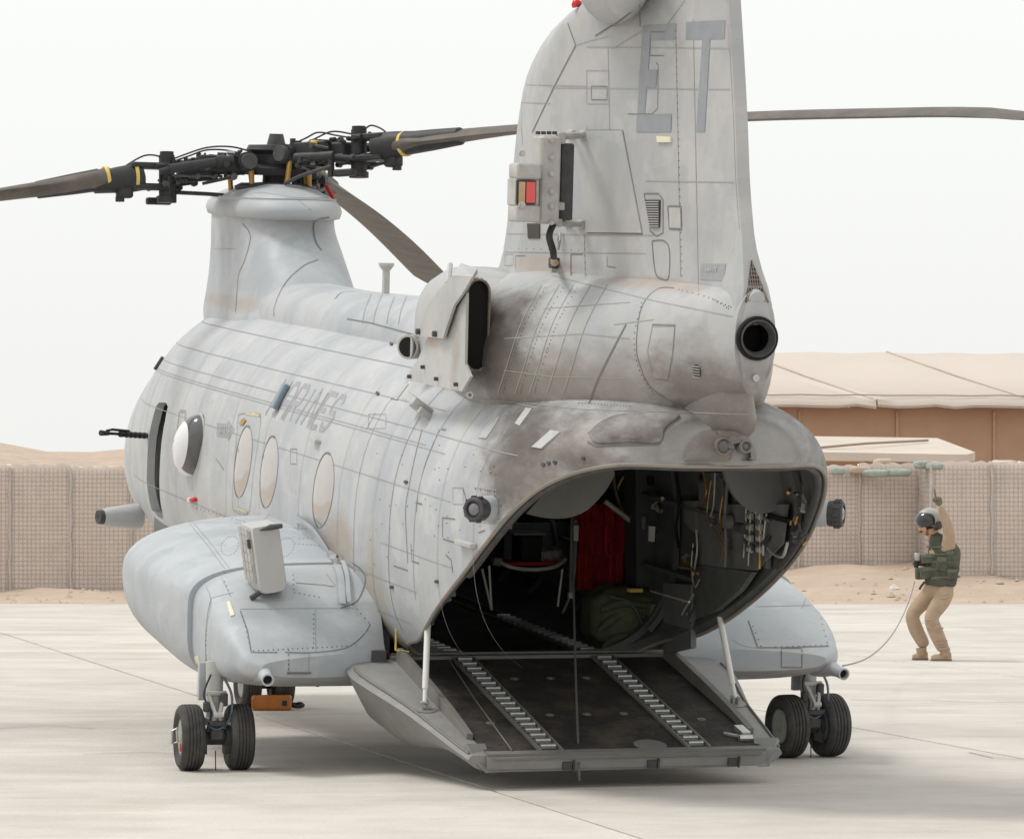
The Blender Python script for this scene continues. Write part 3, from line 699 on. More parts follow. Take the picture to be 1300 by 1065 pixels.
# tail fairing joints
S1((856, 366), (838, 366), (822, 378), (812, 400), (808, 440), (813, 465), (825, 490), (850, 508), (880, 518), (903, 520), w=.006, sm=True)
S1((795, 412), (775, 450), (760, 480), (748, 512), w=.014, sm=True)
box_seam(828, 412, 858, 414, S0); S1((829, 412), (857, 414), (854, 450), (848, 483), (832, 481), w=.006); S0((829, 412), (822, 445), (828, 482))
for r_ in ([(815, 385), (805, 430), (812, 470), (830, 500)], [(862, 368), (900, 378), (925, 392)], [(905, 380), (928, 390)]): rivets(r_, 7, .005, True)
for x in (650, 672, 690, 712, 733): S0((x+38, 362), (x+12, 410), (x-8, 470), (x-18, 500), w=.008, sm=True)
for x in (655, 677, 695): rivets([(x+38, 366), (x+12, 412), (x-8, 470), (x-16, 498)], 5, .005, True)
S0((700, 350), (830, 382), (930, 402)); S0((690, 392), (800, 384)); S0((780, 412), (830, 406)); S0((600, 505), (740, 520), (950, 526)); rivets([(735, 512), (800, 516)], 4, .005)
S0((640, 430), (740, 424), (800, 430)); S0((640, 470), (700, 478), (800, 480))
# hull details
S1((536, 545), (527, 580), (519, 620), (515, 650), (518, 715), w=.009, sm=True); S1((558, 545), (540, 590), (531, 625), (529, 650), w=.008, sm=True); S1((528, 638), (536, 640), w=.010)
S1((561, 545), (566, 546), w=.01)
for q in ([(497, 506), (511, 487)], [(465, 546), (477, 524)], [(497, 506), (505, 508)], [(497, 508), (518, 486)]): S1(*q, w=.008)
box_seam(468, 526, 490, 544, S0)
for q in ([(600, 660), (588, 620)], [(563, 684), (588, 692)], [(522, 690), (523, 712), (532, 715)], [(562, 657), (562, 682)], [(562, 657), (578, 659)], [(566, 704), (573, 711), (575, 727)], [(608, 676), (616, 673)], [(500, 718), (518, 724)]): S1(*q, w=.008)
box_seam(575, 619, 588, 640, S0)
S0((602, 619), (630, 622), (630, 665), (600, 662)); rivets([(604, 621), (628, 624), (627, 662), (606, 660)], 5, .006)
rivets([(250, 645), (330, 668)], 5, .007); rivets([(258, 650), (320, 667)], 9, .006)
for _ in range(46):
    random.seed(100+_); rivets([(random.uniform(470, 640), random.uniform(560, 740))]*2, 3, .006)
S0((300, 560), (305, 655), (330, 662), (342, 652), sm=True); box_seam(369, 570, 377, 589, S1, w=.005)
# forward pylon and cap joints
S1((308, 284), (318, 300), (311, 330), (303, 350), (300, 385), (299, 396), w=.008, sm=True); S1((418, 276), (399, 282), (400, 305), (408, 318), w=.014, sm=True)
S1((348, 402), (349, 388), (362, 360), (385, 338), (404, 330), w=.008, sm=True); S0((268, 316), (298, 316))
S1((425, 380), (436, 371), (460, 371), w=.008, sm=True)
S0((300, 262), (306, 252), (330, 245), (385, 252), (428, 252), sm=True); S1((362, 252), (384, 252), (428, 251), w=.005); S0((378, 254), (396, 268))
for x in (466, 480, 497, 512): S0((x+5, 374), (x-3, 395), (x-6, 411), w=.012, sm=True)
S1((441, 405), (470, 410), (540, 429), w=.010)
seam.build('panel_gap', M['line'], HELI, 0, 'stuff'); faint.build('panel_joint', M['faint'], HELI, 0, 'stuff'); riv.build('rivets', M['darkg'], HELI, 0, 'stuff')

# ---- raised plates, hatches and lamps
for q in ([(700, 540), (0, 0)],): pass
patch([(608, 556), (622, 536), (635, 529), (631, 537), (618, 557)], .008, 'access_panel', M['ship'])
patch([(676, 568), (700, 547), (712, 549), (688, 570)], .010, 'access_panel', M['ship'])
patch([(497, 505), (513, 485), (519, 488), (504, 508)], .006, 'access_panel', M['ship'])
patch([(654, 538), (668, 518), (676, 519), (660, 541)], .006, 'access_panel', M['ship'])
patch([(372, 729), (413, 729), (424, 745), (412, 743), (376, 740)], .006, 'walkway_panel', M['pod'])
patch([(744, 166), (791, 166), (816, 296), (745, 295)], .010, 'access_door', M['fin'], rings=5)
S2 = MB(); stroke(S2, [(744, 166), (791, 166), (816, 297), (745, 295), (744, 166)], .008, .004); S2.build('panel_gap', M['line'], HELI, 0, 'stuff')
patch([(820, 254), (839, 254), (838, 289), (827, 289)], .010, 'vent_grille', M['mesh'])
b = MB()
for k in range(11): stroke(b, [(820.5+k*.55, 256.5+k*3.1), (838.8, 256.5+k*3.1)], .006, .016)
b.build('grille_slats', M['ship'], HELI, 0, 'stuff')
patch([(850, 264), (864, 264), (865, 290), (851, 289)], .006, 'access_panel', M['ship'])
patch([(670, 284), (686, 284), (686, 303), (671, 303)], .006, 'vent_grille', M['mesh'])
patch([(835, 173), (853, 174), (853, 181), (836, 181)], .012, 'formation_light', M['cream'])
patch([(288, 765), (292, 764), (298, 781), (293, 783)], .010, 'formation_light', M['cream'])
patch([(246, 833), (252, 832), (258, 854), (250, 852)], .004, 'formation_light', M['cream'])
patch([(1034, 762), (1038, 761), (1045, 773), (1040, 774)], .010, 'formation_light', M['cream'])
patch([(890, 335), (922, 335), (919, 357), (889, 355)], .003, 'serial_marking', M['mark2'])
b = MB()
LET = {'M': [[(0, 0), (0, 1), (.5, .4), (1, 1), (1, 0)]], 'A': [[(0, 0), (.0, .75), (.25, 1), (.75, 1), (1, .75), (1, 0)], [(0, .45), (1, .45)]], 'R': [[(0, 0), (0, 1), (.8, 1), (1, .85), (1, .6), (.8, .48), (0, .48)], [(.5, .48), (1, 0)]],
       'I': [[(.5, 0), (.5, 1)]], 'N': [[(0, 0), (0, 1), (1, 0), (1, 1)]], 'E': [[(1, 1), (0, 1), (0, 0), (1, 0)], [(0, .5), (.8, .5)]], 'S': [[(1, .8), (.8, 1), (.2, 1), (0, .8), (0, .6), (.2, .5), (.8, .5), (1, .38), (1, .2), (.8, 0), (.2, 0), (0, .2)]],
       'C': [[(1, .8), (.8, 1), (.2, 1), (0, .8), (0, .2), (.2, 0), (.8, 0), (1, .2)]], 'U': [[(0, 1), (0, .2), (.2, 0), (.8, 0), (1, .2), (1, 1)]], 'V': [[(0, 1), (.5, 0), (1, 1)]], 'Y': [[(0, 1), (.5, .5), (1, 1)], [(.5, .5), (.5, 0)]], 'X': [[(0, 0), (1, 1)], [(0, 1), (1, 0)]]}
def text(b, s, BL, BRt, TL, TR, w, gap=.35, h=.0035):
    n = len(s); tot = n+(n-1)*gap
    def P_(u, v):
        return ((BL[0]*(1-u)+BRt[0]*u)*(1-v)+(TL[0]*(1-u)+TR[0]*u)*v, (BL[1]*(1-u)+BRt[1]*u)*(1-v)+(TL[1]*(1-u)+TR[1]*u)*v)
    for i, ch in enumerate(s):
        for pl in LET[ch]: stroke(b, [P_((i*(1+gap)+u)/tot, v) for u, v in pl], w, h, 3)
text(b, 'NAVY', (897, 345), (911, 345), (897, 339), (911, 339), .008, .4, .008); b.build('serial_lettering', M['skin'], HELI, 0)
b = MB(); text(b, 'MARINES', (337, 526), (413, 546), (362, 483), (440, 505), .044, .3, .0018); b.build('service_lettering', M['mark2'], HELI, 0)
b = MB(); text(b, 'RESCUE', (279, 553), (292, 555), (280, 541), (293, 541), .010, .3, .005); b.build('rescue_lettering', M['skin'], HELI, 0)
patch([(276, 537), (290, 538), (290, 534), (298, 545), (290, 560), (290, 556), (275, 554)], .002, 'rescue_arrow', M['mark2'], rings=2, skirt=False)
for nm_, pts in (('tail_letter', [[(816, 33), (859, 30), (858, 51), (818, 52)], [(816, 33), (828, 32), (817, 168), (808, 168)], [(812, 90), (835, 89), (833, 112), (811, 112)], [(809, 146), (853, 145), (852, 168), (808, 168)]]),
                 ('tail_letter', [[(871, 28.5), (921, 26), (920, 50), (871, 51)], [(892, 49), (902, 49), (895, 168), (884, 168)]])):
    b = MB()
    for q in pts:                                    # each bar as a grid laid on the skin
        nu_, nv_ = 8, 10; vs = []
        for i in range(nu_+1):
            for j in range(nv_+1):
                u, v = i/nu_, j/nv_; x = (q[0][0]*(1-u)+q[1][0]*u)*(1-v)+(q[3][0]*(1-u)+q[2][0]*u)*v; y_ = (q[0][1]*(1-u)+q[1][1]*u)*(1-v)+(q[3][1]*(1-u)+q[2][1]*u)*v
                vs.append(hit(x, y_, .0022+.0004*pts.index(q))[0])
        b.add(vs, [(i*(nv_+1)+j, (i+1)*(nv_+1)+j, (i+1)*(nv_+1)+j+1, i*(nv_+1)+j+1) for i in range(nu_) for j in range(nv_)])
    b.build(nm_, M['mark'], HELI, 60)
# faint old stencils beside the bubble window
b = MB()
for q in ([(228, 522), (236, 523), (233, 548), (225, 546)], ): stroke(b, q+[q[0]], .03, .002)
b.build('old_stencil', M['faint'], HELI, 0)
b = MB(); stroke(b, [(274, 582), (284, 596)], .015, .002); b.build('old_stencil', M['faint'], HELI, 0)
# ribbed vent on the fin trailing edge
patch([(922, 0), (930, 0), (935, 68), (926, 66)], .008, 'edge_vent', M['ship'])
b = MB()
for k in range(22): stroke(b, [(923.5+k*.2, 2+k*3), (930.5+k*.22, 2+k*3)], .008, .012)
b.build('vent_slats', M['darkg'], HELI, 0, 'stuff')

# ================================================================== openings cut through the hull
def cut(obj, b):
    c = b.build('cutter', None, None, 0); m = obj.modifiers.new('cut', 'BOOLEAN'); m.object = c; m.operation = 'DIFFERENCE'; m.solver = 'EXACT'
    c.matrix_world = HM
    bpy.context.view_layer.update(); dg = bpy.context.evaluated_depsgraph_get()
    me = bpy.data.meshes.new_from_object(obj.evaluated_get(dg)); obj.modifiers.clear(); obj.data = me
    bpy.data.objects.remove(c)
def prism(pts, x0, x1):
    b = MB(); b.loft([[U(x, y, 0, -1.1)-V(-1.1, 0, 0)+V(X, 0, 0) for x, y in pts] for X in (x0, x1)]); return b
SLOT = [(193, 515), (196, 511), (205, 511), (209, 516), (209, 535), (205, 600), (203, 655), (200, 660), (192, 656), (187, 648), (186, 610), (189, 560)]
cut(fuse, prism(SLOT, -1.4, -.9))
BUB = ell(248, 566, 11, 40, 5)
cut(fuse, prism(BUB, -1.4, -.9))
WB = []
b = MB(); y0, z0 = 1.3, 2.05
b.box((1.1, 1.95, 1.95), (.5, .34, .62)); b.box((1.1, 5.3, 1.85), (.5, .5, .5)); b.box((1.1, 3.4, 1.85), (.5, .4, .5))
cut(fuse, b)
fuse.data.set_sharp_from_angle(angle=R(40))
b = MB(); b.box((1.09, 1.95, 1.95), (.012, .36, .64)); glass = bpy.data.materials.new('window acrylic'); glass.use_nodes = True
pb = glass.node_tree.nodes['Principled BSDF']; pb.inputs['Base Color'].default_value = (.9, .92, .92, 1); pb.inputs['Roughness'].default_value = .05; pb.inputs['Transmission Weight'].default_value = 1; pb.inputs['IOR'].default_value = 1.1
M['glass'] = glass
M['acrylic'] = mat('dusty tinted acrylic', (.40, .365, .34), .07, var=.06, scale=3, spec=.8, dirt=(.44, .40, .37), dirt_amt=.5, dirt_scale=3)
M['darkpane'] = mat('smoked acrylic', (.10, .10, .105), .08, spec=.8, var=.3, scale=2)
M['slot'] = mat('grey gun port blanket', (.10, .10, .10), .8, var=.25, scale=9)
# padded curtain just inside the gun port
b = MB(); b.loft([[V(-.96+.015*math.sin(y*23)+max(0, z-1.8)*.25, y, z) for y in np.arange(6.0, 7.15, .05)]+[V(-.92+max(0, z-1.8)*.25, y, z) for y in np.arange(7.1, 5.98, -.05)] for z in (1.0, 1.6, 1.9, 2.25)]); b.build('port_curtain', M['slot'], HELI, 60)
# windows: glass in a dark seal
for (cx, cy, rx, ry, sl_) in ((309, 586, 10, 45, 5.5), (342, 599, 10.5, 45, 4.5), (411, 622, 12.5, 47, 5)):
    w_ = patch(ell(cx, cy, rx, ry, sl_), .003, 'window', M['acrylic'], rings=4, dome=.010, step=4)
    b = MB(); e_ = ell(cx, cy, rx, ry, sl_); stroke(b, e_+[e_[0]], .007, .004, 3); b.build('window_seal', M['faint'], w_, 0); b = MB(); stroke(b, e_[11:33], .016, .0055, 3); b.build('seal_gap', M['line'], w_, 0)
# escape door round the first window
box_f = MB(); stroke(box_f, smooth2([(303, 526), (322, 524), (331, 530), (328, 560), (322, 600), (318, 640), (314, 652), (300, 650), (295, 640), (297, 600), (300, 560), (303, 526)]), .007, .004); box_f.build('door_outline', M['faint'], HELI, 0)
b = MB(); stroke(b, [(312, 524), (330, 527)], .03, .004); stroke(b, [(300, 645), (314, 650)], .02, .004); b.build('door_trim', mat('faded yellow paint', (.52, .47, .33), .7), HELI, 0)
patch([(306, 535), (310, 531), (313, 534), (309, 540), (305, 539)], .01, 'door_handle', M['brass'])
# bubble window: a dome of acrylic standing out of the hull
c0 = U(248, 566, 0, -1.10); b = MB(); rings = []
bp_ = [U(x, y, 0, -1.10) for x, y in ell(249, 566, 10, 40, 4.5, 64)]
for k in range(17):
    a = k/16*math.pi/2; rings.append([c0+(p-c0)*math.cos(a)*1.0+V(-.17*math.sin(a)-.012, 0, 0) for p in bp_] if k < 16 else [c0+(p-c0)*.02+V(-.182, 0, 0) for p in bp_])
b.loft(rings, caps=False)
dome = bpy.data.materials.new('bubble acrylic'); dome.use_nodes = True; nt = dome.node_tree; pb = nt.nodes['Principled BSDF']
pb.inputs['Base Color'].default_value = (.78, .78, .80, 1); pb.inputs['Roughness'].default_value = .12; pb.inputs['Transmission Weight'].default_value = .0; pb.inputs['IOR'].default_value = 1.35
bub = b.build('bubble_window', dome, HELI, 60)
bub.data.materials.append(M['darkpane'])
for p_ in bub.data.polygons:
    if p_.center.y < c0.y-.04 and p_.center.x > -1.215: p_.material_index = 1
b = MB(); b.tube([p+V(-.004, 0, 0) for p in bp_]+[bp_[0]+V(-.004, 0, 0)], .012, 6, caps=False); b.build('bubble_frame', M['ship'], bub, 40)
# heavy gun barrel out of the port (kept as a thing of its own)
GUN = empty('mounted_gun', 'black perforated gun barrel poking out of the port behind the cockpit', 'gun', HM)
g0, g1 = U(199, 554, 0, -1.0), U(128, 549.5, 1, 6.9)
dv = (g1-g0).normalized(); gl = (g1-g0).length
b = MB(); b.cyl(g0-dv*.3, g0+dv*gl*.62, .023, n=12); b.cyl(g0+dv*gl*.62, g0+dv*gl*.66, .027, n=12); b.build('barrel_jacket', M['dark'], GUN, 35)
for k in range(7):
    b = MB(); q = g0+dv*gl*(.05+.08*k); b.cyl(q, q+dv*.02, .028, n=12); b.build('cooling_band', M['darkg'], GUN, 35)
b = MB(); b.cyl(g0+dv*gl*.6, g0+dv*gl*.9, .013, n=10); b.cyl(g0+dv*gl*.86, g1, .018, .026, n=10); b.build('muzzle', M['dark'], GUN, 35)
b = MB(); b.tube([g0+dv*gl*.5+V(0, 0, .03), g0+dv*gl*.8+V(0, 0, .035), g0+dv*gl*.9+V(0, 0, .02)], .012, 6); b.build('gas_rod', M['dark'], GUN, 35)

# ---- nose probe, warning receivers and small lamps
def lamp(base, end, r0, r1, m, name='warning_sensor', lens=True, par=HELI):
    base, end = V(base), V(end); d = (end-base).normalized(); L_ = (end-base).length
    b = MB(); b.lathe([(-.03, r0), (0, r0), (L_*.55, r0*.97), (L_*.72, r1)], base, d, 28); o = b.build(name, m, par, 30)
    b = MB(); b.lathe([(L_*.68, r1*1.08), (L_*.72, r1*1.14), (L_*.93, r1*1.14), (L_*.95, r1*1.0), (L_*.95, r1*.78), (L_*.9, r1*.76), (L_*.9, .001)], base, d, 28); b.build('sensor_ring', M['darkg'], o, 30)
    u = d.orthogonal().normalized(); w = d.cross(u)
    b = MB()
    for k in range(10):
        a = k*math.pi/5; p = base+d*L_*.82+(u*math.cos(a)+w*math.sin(a))*r1*1.15; b.cyl(p-d*.012, p+d*.03, .012, n=6)
    b.build('ring_bolts', M['darkg'], o, 30, 'stuff')
    if lens:
        b = MB(); b.lathe([(L_*.89, r1*.74), (L_*.93, r1*.62), (L_*.955, r1*.35), (L_*.965, .001)], base, d, 24); b.build('sensor_lens', M['lens'], o, 60)
    return o
M['lens'] = mat('dark coated lens', (.12, .10, .13), .08, spec=1.0, var=.2, coat=1)
lamp((-.98, -2.60, 2.045), (-1.27, -2.84, 2.06), .085, .066, M['pod'])
lamp((1.12, -2.22, 1.985), (1.43, -2.42, 1.985), .095, .075, M['pod'])
b = MB(); b.rbox((-1.10, -2.62, 2.04), (.012, .5, .34), .03, axis=0); 
b = MB(); b.lathe([(0, .115), (.1, .11), (.30, .085), (.36, .07), (.37, .05)], U(160, 655, 1, 8.55)+V(.12, 0, 0), V(-1, -.25, .0), 24); pr_ = b.build('nose_probe', M['skin'], HELI, 40)
b = MB(); b.lathe([(.36, .066), (.41, .062), (.41, .04), (.39, .001)], U(160, 655, 1, 8.55)+V(.12, 0, 0), V(-1, -.25, .0), 24); b.build('probe_lens', M['darkg'], pr_, 40)
patch(ell(248, 634, 2.6, 3, 0, 16), .03, 'position_light', M['red'], rings=3, dome=.02, step=1.5); patch(ell(244, 634, 2.4, 3, 0, 16), .03, 'position_light_base', M['white'], rings=2, step=1.5)
# lamp box on the hull shoulder and little handles
def hull_box(px, py, size, name, m, tilt=0, par=HELI, r=.015):
    p, n, _ = hit2(px, py, 0); up = V(0, 0, 1); fw = V(0, 1, 0); fw = (fw-n*fw.dot(n)).normalized(); up = n.cross(fw)
    if up.z < 0: up = -up
    rot = Matrix((n, fw, up)).transposed() @ Matrix.Rotation(tilt, 3, 'X')
    b = MB(); b.rbox(p+n*size[0]*.45, size, r, rot); return b.build(name, m, par, 30)
hull_box(359, 505, (.05, .11, .21), 'shoulder_light', mat('blue grey lamp glass', (.17, .23, .27), .3, spec=.6), r=.02)
hull_box(404, 560, (.05, .16, .03), 'rain_gutter', M['ship'], .1, r=.008)
hull_box(595, 690, (.05, .3, .03), 'step_rail', M['ship'], 0, r=.008)
for q in ((199, 458),): hull_box(q[0], q[1], (.03, .1, .13), 'side_lamp', M['darkg'], r=.01)
for q in ((480, 500), (497, 437), (516, 612), (555, 738), (498, 745), (690, 590), (697, 588), (705, 587), (741, 582)): 
    patch(ell(q[0], q[1], 2.2, 2.2, 0, 10), .010, 'fastener', M['darkg'], rings=1, step=2)
# folding step below the exhaust
hull_box(541, 520, (.16, .34, .06), 'folding_step', M['ship'], .12, r=.01); hull_box(541, 526, (.10, .30, .05), 'step_bracket', M['ship'], .12, r=.01)
# eyebrow housing with two lights on the tail brow
def brow(px, py, rx, ry, h, name, m, dome=0.03, rings=4): return patch(ell(px, py, rx, ry, 0, 28), h, name, m, rings=rings, dome=dome, step=2.5)
patch([(868, 584), (872, 565), (885, 550), (905, 546), (930, 546), (946, 553), (955, 570), (957, 584)], .03, 'brow_light_housing', M['fin'], rings=5, dome=.03)
for px, py, rx in ((915, 568, 9.5), (940, 569, 6.5)):
    p, n, _ = hit2(px, py, .045); d = V(.1, -1, .12).normalized()
    b = MB(); b.lathe([(-.05, rx/205+.008), (.03, rx/205+.008), (.035, rx/205), (.02, rx/205-.006), (.02, .001)], p, d, 24); o = b.build('brow_light', M['fin'], HELI, 35)
    b = MB(); b.lathe([(.022, rx/205-.008), (.03, rx/205-.02), (.034, .001)], p, d, 24); b.build('light_glass', mat('grey lamp glass', (.09, .09, .09), .25, spec=.6), o, 60)
patch(smooth2([(748, 552), (770, 535), (800, 528), (855, 528), (862, 531), (845, 545), (838, 562), (800, 562), (760, 563), (748, 552)], 4), .02, 'antenna_blister', M['fin'], rings=5, dome=.03)
b = MB(); stroke(b, [(746, 561), (758, 566), (800, 565), (838, 564)], .012, .006, 3); stroke(b, smooth2([(838, 564), (842, 550), (862, 531)]), .014, .005, 3); b.build('panel_gap', M['line'], HELI, 0, 'stuff')
# light rim strip round the ramp opening, and the lip under the brow
rim = []
for y in list(np.arange(-.16, -3.3, -.08))+list(np.arange(-3.3, -4.08, -.035)):
    ta = t_at_z(y, lerp(RIM, y)[0]); rim.append(fus_pt(y, math.pi-ta, .012)+V(0, 0, -.008))
full = rim+[V(-p.x, p.y, p.z) for p in reversed(rim)]
b = MB(); b.tube(full, .014, 8); b.build('opening_rim', mat('worn opening rim', (.27, .245, .22), .5, var=.25, scale=8, dirt=(.16, .12, .09), dirt_amt=.6, dirt_scale=4), HELI, 50)
b = MB(); b.tube([p+V(-p.x*.045, .03, -.005) for p in full[int(len(rim)*.4):int(len(full)-len(rim)*.4)]], .028, 8); b.build('rubber_seal', M['darkg'], HELI, 50)

# ================================================================== tail end: face with the round outlet
DK = V(0, -1, 0)
b = MB()
b.loft([[V(.098*spow(c, .9)*k, yy, 3.215+.30*k*s_*(1 if s_ < 0 else 1.0)-.02) for c, s_ in arc(40)] for k, yy in ((1.06, -4.345), (1.0, -4.372), (.9, -4.378))]); b.build('tail_end_plate', M['fin'], HELI, 40)
plate = bpy.data.objects['tail_end_plate']
for o_ in (fair, plate):
    b = MB(); b.cyl((0, -4.6, 3.22), (0, -3.9, 3.22), .112, n=40); cut(o_, b)
b = MB(); b.lathe([(-.2, .112), (.0, .126), (.012, .132), (.028, .132), (.038, .124), (.036, .112), (-.4, .10), (-.42, .001)], (0, -4.37, 3.22), DK, 40); b.build('outlet_ring', M['black'], HELI, 35)
b = MB(); b.lathe([(.030, .112), (.036, .104), (.0, .088), (-.02, .082), (-.04, .09)], (0, -4.385, 3.22), DK, 40, True); b.build('outlet_duct', M['darkg'], HELI, 35)
b = MB(); b.cyl((.0, -4.375, 2.985), (.0, -4.40, 2.985), .022, n=16); b.build('tail_light', M['steel'], HELI, 30)
b = MB()                                              # tapered grille housing above the outlet
for z, w, y in ((3.36, .12, -4.36), (3.48, .105, -4.345), (3.6, .08, -4.28), (3.72, .058, -4.22), (3.85, .045, -4.18)): pass
gh = [(3.3, .125, -4.365), (3.42, .115, -4.36), (3.52, .098, -4.335), (3.62, .078, -4.28), (3.74, .060, -4.225), (3.86, .052, -4.175)]
b.loft([[V(-w, y+.3, z), V(-w, y+.04, z), V(-w*.75, y, z), V(w*.75, y, z), V(w, y+.04, z), V(w, y+.3, z)] for z, w, y in gh]); b.build('outlet_fairing', M['fin'], HELI, 30)
b = MB(); b.add([V(-.075, -4.372, 3.435), V(.075, -4.372, 3.435), V(0, -4.262, 3.68), V(-.075, -4.360, 3.435), V(.075, -4.360, 3.435), V(0, -4.25, 3.68)], [(0, 1, 2), (0, 3, 4, 1), (1, 4, 5, 2), (2, 5, 3, 0)]); gr = b.build('cooling_grille', M['mesh'], HELI, 0)
b = MB()
for k in range(9):
    z = 3.445+k*.024; w = .07*(1-k/9.6); y = -4.376+(z-3.435)*.45; b.box((0, y, z), (2*w, .006, .007))
for k in range(-4, 5):
    x = k*.015; h = .245*(1-abs(k)/5); b.tube([(x, -4.378, 3.437), (x, -4.378+h*.45, 3.437+h)], .0028, 4)
b.build('grille_wires', mat('grille wire', (.25, .2, .17), .6), gr, 0, 'stuff')
patch(ell(885, 471, 5, 8.5, -1, 20), .006, 'vent_grille', M['mesh'], step=2)
b = MB()
for k in range(5): stroke(b, [(880.5, 464.5+k*3.3), (889.5, 465.5+k*3.3)], .006, .010)
b.build('vent_slats', M['ship'], HELI, 0, 'stuff')

# ================================================================== left engine exhaust and its flat heat shield
def stad(cx, y, cz, hw, hh, n=10):                    # upright stadium outline in an across/up plane
    out = []
    for i in range(n+1): a = math.pi*i/n; out.append(V(cx+hw*math.cos(a), y, cz+(hh-hw)+hw*math.sin(a)))
    for i in range(n+1): a = math.pi+math.pi*i/n; out.append(V(cx+hw*math.cos(a), y, cz-(hh-hw)+hw*math.sin(a)))
    return out
for sx in (-1, 1):
    EX = bpy.data.objects.new('engine_exhaust', None); COL.objects.link(EX); EX.parent = HELI
    cx, ce = sx*.955, 3.165
    def tilt(p): return V(p.x, p.y+(p.x-cx)*.35*sx*-1, p.z)
    b = MB(); b.loft([[tilt(p) for p in stad(*a)] for a in ((sx*.72, -.8, 3.12, .10, .28), (sx*.84, -1.2, 3.14, .095, .29), (cx, -1.55, ce, .100, .305), (cx, -1.86, ce, .090, .30), (cx, -1.86, ce, .078, .288), (cx, -1.5, ce, .075, .285))], caps=False); b.build('exhaust_duct', mat('heat stained duct', (.2, .165, .14), .45, metal=.4, var=.4, scale=14), EX, 40)
    b = MB(); b.loft([[tilt(p) for p in stad(*a)] for a in ((cx, -1.84, ce, .0775, .2875), (cx, -1.5, ce, .074, .285), (cx, -1.49, ce, .01, .2))]); b.build('duct_bore', M['black'], EX, 40)
    b = MB(); rr = [tilt(p) for p in stad(cx, -1.865, ce, .084, .294)]; b.tube(rr+[rr[0]], .0085, 6, caps=False); b.build('duct_lip', M['opening'] if 'opening' in M else mat('scorched lip', (.3, .25, .21), .4, metal=.5, var=.5, scale=40), EX, 40)
    if sx < 0:
        # engine cowl hump
        b = MB(); b.loft([[V(sx*(.52)+.36*k*spow(c, .8), y, 3.05+(.42*k+dz)*spow(s_, .8)) for c, s_ in arc(32)] for y, k, dz in ((.32, .3, .0), (.26, .6, .02), (.1, .8, .05), (-.2, .92, .06), (-.6, .97, .05), (-1.0, .9, .02), (-1.3, .78, -.01), (-1.7, .5, -.02))]); b.build('engine_cowl', M['ship2'] if 'ship2' in M else M['fin'], EX, 50)
        def slab(pts, x, th, name, bend=0):
            q = [U(px, py, 0, x if not isinstance(x, list) else x[i_]) for i_, (px, py) in enumerate(pts)]; nn = (q[1]-q[0]).cross(q[2]-q[0]).normalized()
            if nn.x > 0: nn = -nn
            bb = MB(); bb.loft([[p for p in q], [p-nn*th for p in q]]); return bb.build(name, M['shield'], EX, 0)
        M['shield'] = skin_mat('heat shield paint', (.50, .495, .48), [((-1, -1.75, 2.95), (.3, .12, .4), (.3, .25, .2), .5), ((-1, -1.2, 3.03), (.3, .2, .05), (.45, .28, .15), .5)], .03)
        slab([(592, 372), (590, 462), (597, 478), (586, 497), (513, 482), (531, 455), (545, 424), (572, 405)], -1.07, .018, 'heat_shield')
        slab([(572, 352), (599, 352), (590, 368), (576, 388), (562, 430), (529, 426), (546, 382)], -1.11, .018, 'upper_shield')
        slab([(574, 350), (600, 351), (606, 341), (585, 334)], [-1.1, -1.1, -.75, -.7], .03, 'shield_flap')
        b = MB(); a0 = U(577, 340, 0, -.72); a1 = U(572, 360, 0, -.93)
        b.tube([a0+V(-.03, 0, .02), a1+V(-.02, 0, .0)], .018, 6); b.build('shield_bracket', M['ship'], EX, 30)
        for px, py in ((531, 421), (552, 424), (537, 466), (554, 481), (579, 488), (520, 478)):
            c = U(px, py, 0, -1.12 if py < 430 else -1.08); b = MB(); b.cyl(c+V(.03, 0, 0), c-V(.016, 0, 0), .020 if py < 430 else .013, n=8); b.build('shield_bolt', M['darkg'], EX, 30)
        b = MB(); o_ = V(-.90, -.10, 2.93); b.lathe([(0, .085), (.02, .085), (.02, .07), (-.1, .06)], o_, V(-.6, -.5, .0), 20); b.loft([[o_+V(.35, .45, 0)+V(0, .09*c, .09*s_) for c, s_ in arc(16)], [o_+V(0, .085*c, .085*s_) for c, s_ in arc(16)]]); b.build('bleed_air_pipe', M['ship'], EX, 40)
        b = MB(); b.cyl(o_+V(-.005, 0, 0), o_+V(-.016, -.012, 0), .066, n=20); b.build('pipe_mouth', M['black'], EX, 30)
        c = U(598, 464, 0, -1.0); b = MB(); b.lathe([(0, .022), (.06, .024), (.06, .012), (.04, .001)], c+V(.0, .03, -.19), V(-.2, -1, 0), 14); b.build('drain_nozzle', M['steel'], EX, 40)
        for k in range(9):
            a = math.pi*(k+.5)/9; p = tilt(V(cx+.088*math.cos(a), -1.83, ce+.21+.088*math.sin(a))); b = MB(); b.cyl(p, p+V(.012*math.cos(a), 0, .012*math.sin(a)), .008, n=6); b.build('lip_rivet', M['steel'], EX, 30)
    else:
        b = MB(); b.loft([[V(sx*(.52)+.36*k*spow(c, .8), y, 3.05+(.42*k+dz)*spow(s_, .8)) for c, s_ in arc(32)] for y, k, dz in ((1.35, .15, 0), (1.0, .72, 0), (.6, .92, .02), (.2, 1.0, .06), (-.8, .95, .03), (-1.6, .8, -.01), (-2.0, .5, -.02))]); b.build('engine_cowl', M['fin'], EX, 50)
